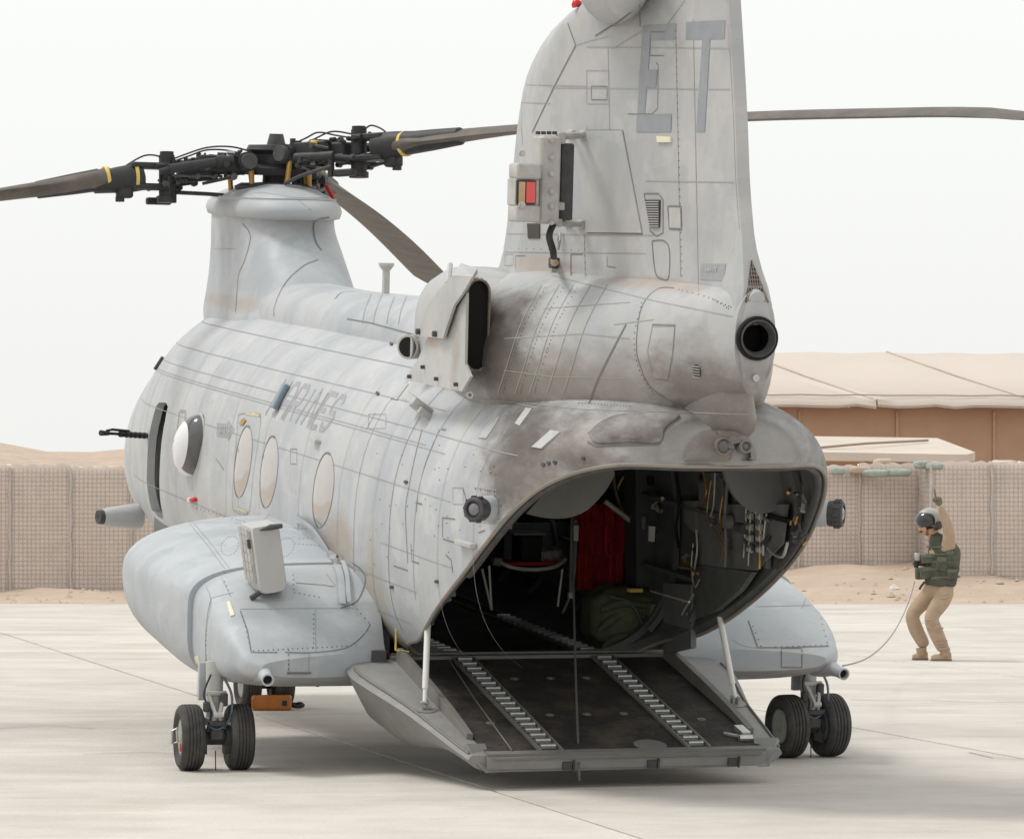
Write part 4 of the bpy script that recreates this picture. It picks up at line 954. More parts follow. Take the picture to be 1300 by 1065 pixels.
# ---- mast on the tunnel
c = V(-.02, 3.62, 3.1)
b = MB(); b.box(c+V(0, 0, .12), (.045, .06, .26)); b.cyl(c+V(0, 0, .245), c+V(0, 0, .28), .035, .06, n=16); b.cyl(c+V(0, 0, .28), c+V(0, 0, .30), .062, n=16); b.build('vent_mast', M['ship'], HELI, 30)
b = MB(); b.cyl((.0, 2.3, 3.14), (0, 2.3, 3.20), .09, .05, n=20); b.build('tunnel_blister', M['hat'], HELI, 40)
b = MB(); b.box((-.05, 1.9, 3.26), (.03, .05, .16)); b.build('small_mast', M['darkg'], HELI, 0)

# ================================================================== infrared sensor box hung on the aft pylon
SN = bpy.data.objects.new('sensor_box', None); COL.objects.link(SN); SN.parent = HELI
M['box'] = mat('grubby sensor housing', (.46, .455, .44), .55, var=.15, scale=9, dirt=(.3, .26, .2), dirt_amt=.6, dirt_scale=7)
def at(px, py, y): return U(px, py, 1, y)
yb = -2.55
A, Bq = at(679, 172, yb), at(711, 285, yb)
A.x += .045; b = MB(); b.rbox(((A.x+Bq.x)/2, yb+.10, (A.z+Bq.z)/2), (abs(Bq.x-A.x), .2, abs(A.z-Bq.z)), .03, axis=2); b.build('housing', M['box'], SN, 30)
yb -= .10; A2, B2 = at(658, 190, yb), at(687, 268, yb)
for z0, z1, yo, nm_ in ((at(0, 190, yb).z, at(0, 211, yb).z, 0, 'upper_block'), (at(0, 246, yb).z, at(0, 268, yb).z, .0, 'lower_block'), (at(0, 210, yb).z, at(0, 247, yb).z, .03, 'window_block')):
    b = MB(); b.rbox(((A2.x+B2.x)/2, yb+.10+yo, (z0+z1)/2), (abs(B2.x-A2.x), .18, abs(z0-z1)), .018, axis=2 if yo else 1); b.build(nm_, M['box'], SN, 30)
wz0, wz1 = at(0, 213, yb).z, at(0, 244, yb).z; wx0, wx1 = at(658, 230, yb).x, at(682, 230, yb).x; wm = wx0+(wx1-wx0)*.43
b = MB(); b.box(((wx0+wx1)/2, yb+.035, (wz0+wz1)/2), (wx1-wx0, .03, wz0-wz1)); b.build('window_frame', M['dark'], SN, 0)
b = MB(); b.box(((wx0+wm)/2+.004, yb+.017, (wz0+wz1)/2), (wm-wx0-.012, .008, wz0-wz1-.016)); b.build('amber_pane', mat('amber pane', (.50, .33, .18), .08, spec=.8, coat=1), SN, 0)
b = MB(); b.box(((wm+wx1)/2, yb+.017, (wz0+wz1)/2), (wx1-wm-.012, .008, wz0-wz1-.016)); b.build('red_pane', mat('red pane', (.72, .07, .09), .08, spec=.8, coat=1), SN, 0)
for k, yy in enumerate((178, 200, 221, 243, 262, 283)):
    p = at(699, yy, yb+.10); b = MB(); b.cyl(p, p+V(0, -.022, 0), .016, n=8); b.cyl(p+V(0, -.022, 0), p+V(0, -.034, 0), .009, n=8); b.build('housing_bolt', M['steel'], SN, 30)
for yy in (195, 260):
    p = at(662, yy, yb-.10+.1); b = MB(); b.cyl(p, p+V(0, -.015, 0), .022, n=12); b.cyl(p+V(0, -.015, 0), p+V(0, -.025, 0), .012, n=8); b.build('connector', M['steel'], SN, 30)
yb += .10
b = MB(); q0, q1 = at(712, 182, yb+.12), at(727, 280, yb+.12); b.rbox(((q0.x+q1.x)/2, yb+.16, (q0.z+q1.z)/2), (abs(q1.x-q0.x), .10, abs(q1.z-q0.z)), .02); b.build('shade_block', M['darkg'], SN, 30)  # dark block added beside the box to deepen the shade on the fin
def fy(px, py):
    r_ = hit2(px, py, 0); return r_[0]
for (px, py), (qx, qy), r_ in (((712, 173), (741, 172), .022), ((708, 283), (738, 285), .02), ((712, 178), (726, 171), .014), ((711, 262), (722, 283), .012)):
    b = MB(); a0, a1 = at(px, py, yb+.1), fy(qx, qy); b.tube([a0, a0*.5+a1*.5, a1], r_, 8); b.rbox(a1, (.04, .10, .06), .012); b.rbox(a0, (.05, .06, .05), .012); b.build('mount_bracket', M['box'], SN, 30)
b = MB(); cxy = crom([at(702, 286, yb+.08), at(701, 300, yb+.02)+V(-.02, 0, 0), at(702, 318, yb+.05), at(703, 328, yb+.15)]); b.tube(cxy, .022, 8); b.build('cable_boot', M['dark'], SN, 60)
b = MB(); e = fy(706, 334); b.tube(crom([cxy[-1], at(703, 334, yb+.2), e]), .02, 8); b.build('tan_boot', M['tan'], SN, 60)
b = MB(); b.rbox(e+V(-.01, 0, 0), (.06, .1, .07), .012); b.build('cable_socket', M['darkg'], SN, 30)
p = fy(715, 305); b = MB(); b.tube([p+V(-.02, 0, .05), p+V(-.03, .03, 0), p+V(-.03, 0, -.06), p+V(-.03, -.03, 0), p+V(-.02, 0, .05)], .007, 6); b.build('tie_ring', M['steel'], SN, 30)
for px in (683, 690, 697, 704): 
    p = at(px, 171, yb+.12); b = MB(); b.cyl(p, p+V(0, 0, .02), .016, n=8); b.build('top_bolt', M['darkg'], SN, 30)

# ---- flare dispenser bucket on the left sponson
DP = bpy.data.objects.new('flare_dispenser', None); COL.objects.link(DP); DP.parent = HELI
yd = -.05; X0_, X1_ = at(318, 700, yd).x, at(354, 700, yd).x; Z0_, Z1_ = at(0, 757, yd).z, at(0, 668, yd).z
def disp(x, y):                                       # bucket outline in the y/z plane swept across x
    return [V(x, y, z) for y, z in ()]
b = MB(); prof = [(0, Z1_), (0, Z0_+.10)]
rings = []
W_, H_ = X1_-X0_, Z1_-Z0_
for t, yy in ((.92, yd-.0), (1.0, yd+.02), (1.0, yd+.30), (1.0, yd+.34)):
    rg = []
    for k in range(9): a = math.pi*(1+k/8); rg.append(V((X0_+X1_)/2+W_*.5*t*spow(math.cos(a), .55), yy, Z0_+.08+.08*t*spow(math.sin(a), .55)))
    rg += [V((X0_+X1_)/2+W_*.5*t, yy, Z1_-.02), V((X0_+X1_)/2+W_*.46*t, yy, Z1_-.005), V((X0_+X1_)/2-W_*.46*t, yy, Z1_-.005), V((X0_+X1_)/2-W_*.5*t, yy, Z1_-.02)]
    rings.append(rg)
b.loft(rings); b.build('bucket', mat('dispenser paint', (.49, .49, .49), .5, var=.08, dirt=(.35, .31, .26), dirt_amt=.4, dirt_scale=6), DP, 35)
b = MB(); b.box((X0_-.008, yd+.18, (Z0_+Z1_)/2+.03), (.014, .28, H_*.78)); b.build('magazine_face', M['box'], DP, 0)
for i in range(3):
    for j in range(6):
        b = MB(); b.box((X0_-.018, yd+.09+i*.09, Z0_+.13+j*.062), (.008, .072, .046)); b.build('flare_cell', M['box'], DP, 0)
b = MB(); b.box((X0_-.02, yd+.05, Z0_+.36), (.02, .03, .06)); b.cyl((X0_+.02, yd+.05, Z0_+.02), (X0_-.05, yd+.08, Z0_-.02), .02, n=8); b.build('magazine_latch', M['darkg'], DP, 0)
b = MB(); q0, q1 = at(329, 672, yd-.02), at(358, 670, yd-.1); b.tube([q0, (q0+q1)/2+V(0, 0, .006), q1], [.004, .022, .016], 8); b.build('blade_antenna', M['darkg'], DP, 40)
pv = V((X0_+X1_)/2, yd, Z1_); DP.matrix_local = Matrix.Translation(pv) @ Matrix.Rotation(R(-9), 4, 'Y') @ Matrix.Translation(-pv)
# leading strip where the sponson meets the hull
b = MB()
for off, w_ in ((0, .05), (7, .03)):
    stroke(b, smooth2([(376+off, 657), (395+off, 668), (412+off, 690), (424+off, 712), (432+off, 735), (434+off, 768)]), w_, .02+.004*off, 3)
b.build('wing_root_strip', M['pod'], HELI, 30)
b = MB(); p0 = hit(418, 712, .02)[0]; p1 = hit(431, 700, .02)[0]; b.build('x', M['pod'], HELI) if False else None

# ================================================================== cabin interior
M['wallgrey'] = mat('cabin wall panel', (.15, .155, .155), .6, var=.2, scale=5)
M['tube'] = mat('pale metal tube', (.42, .42, .40), .4, metal=.3)
def plate_px(pts, ax, val, th, name, m, par=HELI):
    q = [U(x, y, ax, val) for x, y in pts]; n = V(0, 0, 0); n[ax] = th
    b = MB(); b.loft([q, [p+n for p in q]]); return b.build(name, m, par, 0)
for y in (-2.7, -2.1, -1.5, -.9, -.3, .5, 1.3, 2.4, 3.2, 4.0, 4.8, 5.6, 6.4):
    zl = lerp(RIM, y)[0]+.02 if y < -.1 else .85
    ta = t_at_z(y, zl); pts = [fus_pt(y, ta+(math.pi-2*ta)*k/30, .09) for k in range(31)]
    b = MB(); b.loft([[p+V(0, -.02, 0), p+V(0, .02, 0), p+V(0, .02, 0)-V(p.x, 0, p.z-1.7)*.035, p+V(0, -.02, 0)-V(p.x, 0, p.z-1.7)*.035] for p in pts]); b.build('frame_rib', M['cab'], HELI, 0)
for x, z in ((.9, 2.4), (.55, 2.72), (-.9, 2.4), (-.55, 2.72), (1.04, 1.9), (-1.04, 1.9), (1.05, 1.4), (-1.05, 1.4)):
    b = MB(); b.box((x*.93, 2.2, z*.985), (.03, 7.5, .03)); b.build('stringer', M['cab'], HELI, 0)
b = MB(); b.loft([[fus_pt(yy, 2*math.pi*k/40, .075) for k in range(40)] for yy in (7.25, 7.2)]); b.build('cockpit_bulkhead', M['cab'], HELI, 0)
b = MB(); b.box((-1.0, 3.6, .95), (.08, 7.2, .34)); b.build('side_kick_panel', M['wallgrey'], HELI, 0); b = MB(); b.box((1.0, 3.6, .95), (.08, 7.2, .34)); b.build('side_kick_panel', M['wallgrey'], HELI, 0)
# rounded fairings under the engines hanging into the opening
plate_px(smooth2([(668, 652), (690, 628), (715, 606), (745, 597), (779, 597), (772, 618), (752, 642), (735, 653), (715, 658), (690, 657), (668, 652)], 4)[:-1], 1, -2.55, .05, 'stowed_hatch_panel', mat('dim hatch panel', (.10, .10, .095), .6, var=.15))
plate_px(smooth2([(919, 594), (960, 595), (1007, 596), (1007, 622), (996, 640), (975, 651), (955, 649), (935, 632), (924, 612), (919, 594)], 4)[:-1], 1, -2.3, .05, 'stowed_hatch_panel', mat('pale hatch panel', (.17, .175, .18), .5, var=.06))
# right wall: racks, panels, pipes
plate_px([(807, 596), (846, 596), (848, 745), (808, 745)], 1, .25, .25, 'equipment_rack', mat('rack grey', (.055, .06, .065), .6))
plate_px([(822, 605), (838, 606), (838, 617), (823, 616)], 1, .22, .02, 'rack_slot', M['black'])
plate_px([(824, 668), (832, 668), (831, 688), (824, 687)], 1, .22, .02, 'white_tag', M['white'])
plate_px([(815, 655), (820, 656), (819, 672), (815, 671)], 1, .22, .02, 'white_tag', M['cab2'])
plate_px([(873, 636), (888, 636), (888, 678), (880, 670), (874, 662)], 0, .985, -.03, 'wall_box', M['cab2'])
plate_px([(890, 600), (921, 600), (923, 722), (892, 722)], 0, .99, -.02, 'wall_panel', M['wallgrey'])
plate_px([(926, 640), (1002, 640), (996, 690), (962, 724), (926, 722)], 0, 1.0, -.02, 'wall_panel', M['wallgrey'])
plate_px([(886, 716), (962, 726), (945, 750), (915, 775), (888, 788)], 0, 1.0, -.04, 'wall_panel', M['cab'])
plate_px([(848, 740), (884, 742), (884, 822), (850, 830)], 0, .985, -.04, 'wall_panel', M['wallgrey'])
random.seed(11)
def pipe(pts, r, m, name='hydraulic_line', ax=0, val=.93):
    b = MB(); b.tube(crom([U(x, y, ax, val) for x, y in pts]), r, 6); return b.build(name, m, HELI, 60)
for i, (pts, r, m, v) in enumerate((
    ([(948, 640), (946, 680), (944, 708)], .008, 'tube', .95), ([(953, 648), (951, 690), (950, 718)], .007, 'tube', .95), ([(966, 650), (965, 690), (964, 722)], .010, 'brass', .95), ([(973, 652), (970, 680), (969, 705)], .008, 'tube', .95),
    ([(918, 630), (914, 660), (920, 690), (915, 712)], .007, 'brass', .93), ([(903, 610), (898, 650), (905, 670), (916, 690)], .006, 'brass', .93), ([(925, 600), (921, 650), (922, 690), (921, 720)], .012, 'cab2', .93),
    ([(880, 690), (878, 720), (882, 745), (888, 735)], .006, 'tube', .93), ([(884, 672), (885, 700), (880, 730)], .007, 'tube', .93), ([(858, 600), (862, 640), (858, 670), (862, 695)], .012, 'black', .9),
    ([(1010, 630), (1015, 645), (1008, 660), (1016, 672)], .007, 'tube', .98), ([(1000, 688), (994, 706), (984, 704), (975, 696)], .010, 'tube', .95), ([(862, 720), (876, 722), (886, 728)], .010, 'brass', .9), ([(880, 755), (870, 772), (866, 780)], .008, 'tube', .9),
    ([(826, 750), (850, 757), (875, 764)], .008, 'tube', .7), ([(893, 598), (897, 625), (890, 640)], .009, 'brass', .93), ([(908, 600), (906, 640), (902, 655)], .007, 'tube', .93), ([(1012, 600), (1020, 620), (1018, 650)], .012, 'wallgrey', 1.0))):
    pipe(pts, r, M[m], 'hydraulic_line', 0, v)
for _ in range(46):                                    # valves, clamps and connectors on the wall
    px, py = random.choice([(random.uniform(885, 925), random.uniform(600, 700)), (random.uniform(940, 975), random.uniform(640, 720)), (random.uniform(1000, 1022), random.uniform(605, 690)), (random.uniform(858, 885), random.uniform(690, 780)), (random.uniform(825, 845), random.uniform(630, 680))])
    p = U(px, py, 0, .95); b = MB(); a = V(random.uniform(-1, 1), random.uniform(-1, 1), random.uniform(-1, 1)).normalized()*random.uniform(.015, .04)
    b.cyl(p-a, p+a, random.uniform(.008, .02), n=8); b.build('valve_fitting', M[random.choice(['brass', 'tube', 'darkg', 'dark', 'cab2', 'darkg'])], HELI, 30)
for i in range(4):
    for j in range(2): 
        p = U(953+j*12, 655+i*14, 0, .95); b = MB(); b.rbox(p, (.03, .05, .05), .01, axis=0); b.cyl(p-V(.03, 0, 0), p, .016, n=8); b.build('junction_block', M['tube'], HELI, 30)
b = MB(); p = U(940, 670, 0, .92); b.cyl(p-V(0, .08, 0), p+V(0, .05, 0), .035, n=14); b.build('accumulator', M['darkg'], HELI, 30)
b = MB(); p = U(925, 662, 0, .95); b.cyl(p+V(.02, 0, 0), p-V(.03, 0, 0), .05, n=18); b.build('round_cover', M['cab2'], HELI, 30)
b = MB(); b.box(U(990, 658, 0, .98), (.04, .45, .03)); b.build('wall_rail', M['black'], HELI, 0)
# yellow hose curls high on the wall and by the slit
pipe([(832, 640), (840, 632), (846, 640), (838, 650), (831, 643)], .010, M['yellow'], 'yellow_hose', 1, .1); pipe([(782, 625), (790, 608), (800, 600)], .009, M['yellow'], 'yellow_hose', 1, .6)
pipe([(779, 598), (782, 625), (792, 650), (808, 666)], .016, M['darkg'], 'grey_hose', 1, .5); pipe([(800, 598), (801, 630), (805, 658)], .018, M['wallgrey'], 'grey_hose', 1, .45)
b = MB(); b.tube([U(768, 636, 1, .4), U(807, 666, 1, .4)], .020, 10); b.build('stretcher_pole', M['tube'], HELI, 40)
pipe([(754, 632), (746, 655), (745, 690), (750, 722)], .018, M['tan'], 'webbing_strap', 1, 1.0)
pipe([(781, 655), (779, 690), (776, 720), (773, 748)], .012, M['cab2'], 'webbing_strap', 1, .9)
# red troop seats: folded cloth backs hanging on the right wall
for k, (x0, x1, yy) in enumerate(((728, 771, .75), (768, 810, .62))):
    rows = []
    for z_ in (636, 665, 700, 746):
        rows.append([U(x0+(x1-x0)*u, z_+4*math.sin(u*3+k), 1, yy+.05*math.sin(u*17+z_*.02)) for u in np.linspace(0, 1, 16)])
    n_ = len(rows); b = MB(); b.loft([r_+[p+V(0, .03, 0) for p in reversed(r_)] for r_ in rows]); b.build('red_seat_back', M['redcloth'], HELI, 60)
b = MB(); b.box(U(782, 690, 1, 1.0), (.06, .05, .14)); b.build('dark_buckle', M['black'], HELI, 0)
# left seats with a tubular front rail, and boxes on it
zs = U(640, 712, 1, 1.2)
b = MB(); b.loft([[U(622, 708, 1, 1.4), U(718, 708, 1, 1.4), U(714, 713, 1, .9), U(626, 714, 1, .9)], [U(622, 712, 1, 1.4), U(718, 712, 1, 1.4), U(714, 717, 1, .9), U(626, 718, 1, .9)]]); st = b.build('red_seat_pan', M['redcloth'], HELI, 0)
b = MB(); b.tube(crom([U(632, 712, 1, .9), U(650, 720, 1, .85), U(678, 723, 1, .85), U(705, 719, 1, .85), U(718, 710, 1, .9)]), .016, 8); b.build('seat_tube', M['tube'], HELI, 60)
b = MB(); b.cyl(U(626, 712, 1, .9), U(636, 714, 1, .9), .03, n=12); b.build('seat_joint', M['cab2'], HELI, 30)
for q in (((612, 722), (624, 774)), ((621, 718), (624, 774)), ((714, 722), (708, 770))):
    b = MB(); b.tube([U(*q[0], 1, .9), U(*q[1], 1, .9)], .010, 6); b.build('seat_leg', M['tube'], HELI, 40)
for q, r_ in ((([(726, 657), (725, 700), (724, 752)]), .010), (([(731, 660), (730, 720), (724, 755), (714, 778)]), .012)):
    b = MB(); b.tube(crom([U(x, y, 1, .6) for x, y in q]), r_, 6); b.build('hanging_strap', M['cab2'], HELI, 60)
plate_px([(728, 667), (735, 667), (734, 687), (728, 686)], 1, .55, .03, 'strap_buckle', M['tube'])
plate_px([(722, 752), (728, 752), (727, 760), (722, 759)], 1, .55, .03, 'strap_buckle', M['tube'])
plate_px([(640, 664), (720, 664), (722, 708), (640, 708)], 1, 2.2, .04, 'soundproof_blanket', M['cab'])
b = MB(); b.tube([U(700, 660, 1, 1.8), U(708, 700, 1, 1.8)], .02, 6); b.build('strut_tube', M['wallgrey'], HELI, 40)
# things lying inside
def thingtag(o, l, c): o['label'] = l; o['category'] = c; return o
q0, q1 = U(655, 712, 1, 1.15), U(683, 678, 1, 1.15); BX = empty('black_box', 'black box with pale lid edge on the red cabin seat', 'box', HM)
b = MB(); b.rbox((q0+q1)/2, (abs(q1.x-q0.x), .25, abs(q1.z-q0.z)), .015); b.build('case', M['black'], BX, 30)
b = MB(); b.box(((q0.x+q1.x)/2-.02, q0.y, max(q0.z, q1.z)+.012), (abs(q1.x-q0.x)+.08, .27, .012)); b.build('lid', M['cab2'], BX, 0)
def lumpy(c, size, name, m, par=None, seed=3, amp=.12, n=(22, 14), flat=.55):
    random.seed(seed); ph_ = [random.uniform(0, 6) for _ in range(8)]; b = MB(); rings = []
    for j in range(1, n[1]):
        v = math.pi*j/n[1]; rg = []
        for i in range(n[0]):
            u = 2*math.pi*i/n[0]; d = 1+amp*(math.sin(3*u+ph_[0]+2*v)*.5+math.sin(5*v+ph_[1]+u)*.4+math.sin(7*u+ph_[2])*.25+math.sin(11*u-5*v+ph_[3])*.2)
            rg.append(V(c[0]+size[0]/2*d*spow(math.sin(v), .6)*spow(math.cos(u), .6), c[1]+size[1]/2*d*spow(math.sin(v), .6)*spow(math.sin(u), .6), c[2]+size[2]/2*d*spow(math.cos(v), flat)))
        rings.append(rg)
    b.loft(rings); return b.build(name, m, par, 60)
BG = empty('kit_bag', 'large olive green canvas bag slumped at the top of the ramp', 'bag', HM)
g0_, g1_ = U(756, 828, 1, .25), U(846, 752, 1, .25)
gc = ((g0_.x+g1_.x)/2, .35, (g0_.z+g1_.z)/2)
lumpy((gc[0], .35, .80+(g1_.z-.79)/2), (abs(g1_.x-g0_.x)*1.1, .55, (g1_.z-.79)*1.12), 'bag_body', M['green'], BG, 3, .09, (40, 24), .4)
for k, q in enumerate(([(760, 800), (785, 782), (815, 778), (840, 790)], [(765, 822), (790, 808), (825, 812), (842, 806)], [(762, 775), (790, 766), (830, 770)])):
    b = MB(); b.tube(crom([U(x, y, 1, .10-.02*k) for x, y in q]), [.012, .02, .026, .03, .03, .03, .028, .028, .026, .024, .022, .02, .018, .018, .016, .014, .012, .012, .01][:len(crom([U(x, y, 1, .08) for x, y in q]))], 8); b.build('bag_fold', M['green'], BG, 60)
for k, (a, c_) in enumerate((((770, 790), (830, 800)), ((765, 812), (835, 824)))):
    pass
b = MB(); b.tube(crom([U(775, 757, 1, .12), U(800, 765, 1, .04), U(815, 790, 1, .04), U(822, 815, 1, .06)]), .012, 6); b.build('bag_strap', M['cab'], BG, 60)
b = MB(); b.box(U(806, 749, 1, .15), (.1, .06, .025)); b.build('yellow_tag', M['yellow'], BG, 0)
PK = empty('small_pack', 'small crumpled pack and papers on the seat beside the black box', 'pack', HM)
lumpy(tuple(U(697, 706, 1, 1.1)), (.22, .18, .12), 'pack_body', mat('crumpled cloth', (.22, .2, .2), .8, var=.6, scale=30), PK, 5, .2)
# intercom cable hanging from the roof down over the ramp
CB = empty('hanging_cable', 'thin dark cable hanging from the cabin roof down across the ramp', 'cable', HM)
b = MB(); b.tube(crom([U(727, 655, 1, -.1), U(728, 740, 1, -.6), U(731, 860, 1, -1.4), U(735, 972, 1, -2.36), U(735.5, 985, 1, -2.40), U(736, 990, 1, -2.41)]), .0075, 6); b.build('cable_core', mat('cable grey', (.12, .12, .12), .5), CB, 60)

# ================================================================== forward rotor
HUB = HM @ V(0, 7.285, 4.16)
WI = HI
def W2(p): return WI @ V(p)
def arm_pt(az, px, py):                                # point of the blade's vertical plane seen at a pixel
    c, s_ = math.cos(az), math.sin(az); k = (px-CCX)/CF; r = (k*HUB.y-HUB.x)/(c-k*s_); X, Y = HUB.x+r*c, HUB.y+r*s_
    return r, CH+(CYH-py)/CF*Y
M['band'] = M['yellow']
def blade(az, prof, pitch_root, pitch_tip, name='rotor_blade', chord=.47, r0=1.9, r1=7.75, kink=0):
    """prof: (r, z) along the span in the world frame"""
    c, s_ = math.cos(az), math.sin(az); er = V(c, s_, 0); et = V(-s_, c, 0)
    def zz(r): return lerp(prof, r)[0]
    rings = []
    for r in [r0-.55, r0-.35, r0-.15, r0, r0+.15]+list(np.linspace(r0+.4, r1-.25, 22))+[r1-.12, r1-.03, r1]:
        t = (r-r0)/(r1-r0); root = max(0, min(1, (r-(r0-.55))/1.5))**.8; ch = .2+(chord-.2)*root; th_ = .2+(.07-.2)*root**.7
        if r > r1-.3: ch *= 1-.35*((r-(r1-.3))/.3)**2; th_ *= .7
        pt = R(pitch_root+(pitch_tip-pitch_root)*max(0, t)); o = V(HUB.x, HUB.y, 0)+er*r+V(0, 0, zz(r)); ex = et*math.cos(pt)+V(0, 0, math.sin(pt)); ez = V(0, 0, math.cos(pt))-et*math.sin(pt)
        rg = []
        for k in range(20):
            a = 2*math.pi*k/20; x = .5*math.cos(a); yv = .5*math.sin(a)
            if root > .3: yv *= (1.25*(x+.5)**.5*(1-(x+.5))**.35*1.4+.06) if abs(math.sin(a)) > .01 else 0
            rg.append(W2(o+ex*((x+(.2*root))*ch)+ez*yv*th_))
        rings.append(rg)
    b = MB(); b.loft(rings); o = b.build(name, M['blade'], HELI, 50)
    return o, (er, et, zz)
AZ = {}
azA = R(-40.3); azL = R(200); azB = R(79.5)
pa = sorted(arm_pt(azA, *q) for q in ((365, 200), (425, 191), (480, 187), (560, 176), (660, 165), (943, 150), (1100, 146), (1230, 145), (1300, 150)))
pl = sorted([arm_pt(azL, *q) for q in ((335, 207), (240, 216), (190, 224), (145, 226), (60, 240), (0, 249))])
e0 = pl[-1]; e1 = pl[-2]; sl_ = (e0[1]-e1[1])/(e0[0]-e1[0]); pl += [(7.8, e0[1]+sl_*(7.8-e0[0])*1.2)]
pB = [(.4, HUB.z-.0), (1.3, HUB.z-.02), (3, HUB.z-.12), (5, HUB.z-.33), (7.75, HUB.z-.74)]
print('blade A', pa); print('blade L', pl, HUB)
BA, fA = blade(azA, [(0, pa[0][1])]+pa, 10, 10); BL, fL = blade(azL, [(0, pl[0][1])]+pl, 9, 4, r0=2.05); BB, fB = blade(azB, [(0, HUB.z)]+pB, 19, 17, chord=.54)
ROT = bpy.data.objects.new('rotor_head', None); COL.objects.link(ROT); ROT.parent = HELI
HL = V(0, 7.285, 4.16)
b = MB(); b.cyl(HL-V(0, 0, .28), HL+V(0, 0, .10), .12, .10, n=20); b.build('rotor_mast', M['dark'], ROT, 35)
b = MB(); b.lathe([(-.12, .001), (-.12, .27), (-.06, .30), (-.02, .2), (.06, .2), (.10, .26), (.14, .24), (.15, .001)], HL, (0, 0, 1), 24); b.build('hub_plate', M['dark'], ROT, 35)
b = MB(); b.lathe([(-.28, .001), (-.28, .33), (-.22, .36), (-.19, .3), (-.19, .001)], HL, (0, 0, 1), 28); b.build('swashplate', M['darkg'], ROT, 35)
b = MB(); b.cyl(HL+V(0, 0, .12), HL+V(0, 0, .24), .09, .06, n=14); b.build('oil_tank', M['darkg'], ROT, 35)
random.seed(5)
for ai, (az, (er, et, zz)) in enumerate(((azA, fA), (azL, fL), (azB, fB))):
    A_ = bpy.data.objects.new('rotor_arm', None); COL.objects.link(A_); A_.parent = ROT if False else HELI
    hx, hy = HUB.x, HUB.y
    def L(r, t, z): return W2(V(hx, hy, 0)+er*r+et*t+V(0, 0, zz(r)+z))
    def part(b, name, m='dark', an=35): return b.build(name, M[m], A_, an)
    up = W2(V(hx, hy, 1))-W2(V(hx, hy, 0)); rad = (W2(V(hx, hy, 0)+er)-W2(V(hx, hy, 0))); tan_ = (W2(V(hx, hy, 0)+et)-W2(V(hx, hy, 0))); rt = Matrix((rad, tan_, up)).transposed()
    b = MB(); b.cyl(L(.32, -.24, 0), L(.32, .24, 0), .085, n=18); part(b, 'flap_hinge')
    b = MB(); b.cyl(L(.32, -.30, 0), L(.32, -.24, 0), .07, n=12); part(b, 'hinge_cap', 'darkg'); b = MB(); b.cyl(L(.32, .24, 0), L(.32, .30, 0), .07, n=12); part(b, 'hinge_cap', 'darkg')
    for sg in (-1, 1):
        b = MB(); b.rbox(L(.52, sg*.15, .01), (.42, .045, .14), .02, rt); part(b, 'hinge_fork')
    b = MB(); b.rbox(L(.72, 0, 0), (.32, .18, .12), .03, rt); part(b, 'arm_block')
    b = MB(); b.cyl(L(.98, 0, -.20), L(.98, 0, .16), .068, n=18); b.cyl(L(.98, 0, -.25), L(.98, 0, -.20), .085, n=14); b.cyl(L(.98, 0, .14), L(.98, 0, .19), .06, n=12); part(b, 'lag_hinge')
    for zf in (.09, -.09):
        b = MB(); b.rbox(L(1.14, 0, zf), (.34, .2, .05), .02, rt); part(b, 'lag_fork')
    b = MB(); b.lathe([(0, .05), (.02, .115), (.10, .12), (.24, .112), (.36, .10), (.45, .092), (.5, .001)], L(1.18, 0, 0), (L(1.9, 0, 0)-L(1.24, 0, 0)), 24); part(b, 'pitch_housing')
    for r_, rr in ((1.25, .125), (1.50, .108)):
        if ai == 0 and r_ < 1.5: continue
        b = MB(); dd = (L(r_+.03, 0, 0)-L(r_, 0, 0)); b.cyl(L(r_, 0, 0), L(r_, 0, 0)+dd, rr, n=24); part(b, 'painted_band', 'yellow' if ai else 'band')if ai != 0 else part(b, 'painted_band', 'yellow')
    b = MB(); b.rbox(L(1.36, .02, -.13), (.14, .12, .10), .03, rt); b.cyl(L(1.4, .02, -.17), L(1.4, .02, -.21), .04, n=10); part(b, 'housing_foot')
    b = MB(); b.cyl(L(.45, .21, .03), L(1.02, .22, .03), .042, n=14); b.cyl(L(.52, .21, .03), L(.6, .21, .03), .054, n=14); b.cyl(L(.9, .22, .03), L(1.1, .22, .02), .028, n=10); part(b, 'lag_damper')
    b = MB(); b.cyl(L(.45, -.22, -.05), L(.9, -.22, -.07), .04, n=12); b.cyl(L(.85, -.22, -.07), L(1.1, -.2, -.10), .022, n=8); part(b, 'droop_stop')
    b = MB(); b.rbox(L(1.0, -.2, -.22), (.22, .08, .06), .02, rt); b.rbox(L(.86, -.22, -.17), (.05, .05, .16), .015, rt); part(b, 'pitch_horn')
    b = MB(); b.tube([L(.88, -.24, -.16), L(.55, -.26, -.22), L(.34, -.24, -.26)], .018, 8); part(b, 'pitch_link', 'darkg')
    b = MB(); b.tube([L(.34, -.22, -.26), L(.36, -.2, -.05)], .022, 8); part(b, 'control_rod', 'brass')
    for hgt, t_, r_a, r_b in ((.135, .05, .2, 1.05), (.12, -.10, .25, .95), (.15, -.03, .95, 1.35)):
        b = MB(); b.tube(crom([L(r_a, t_, .08), L(r_a+(r_b-r_a)*.25, t_+.03, hgt+.01), L(r_a+(r_b-r_a)*.5, t_, hgt+.035), L(r_a+(r_b-r_a)*.75, t_+.02, hgt), L(r_b, t_, .09)]), .008, 5); part(b, 'oil_line', 'wire', 60)
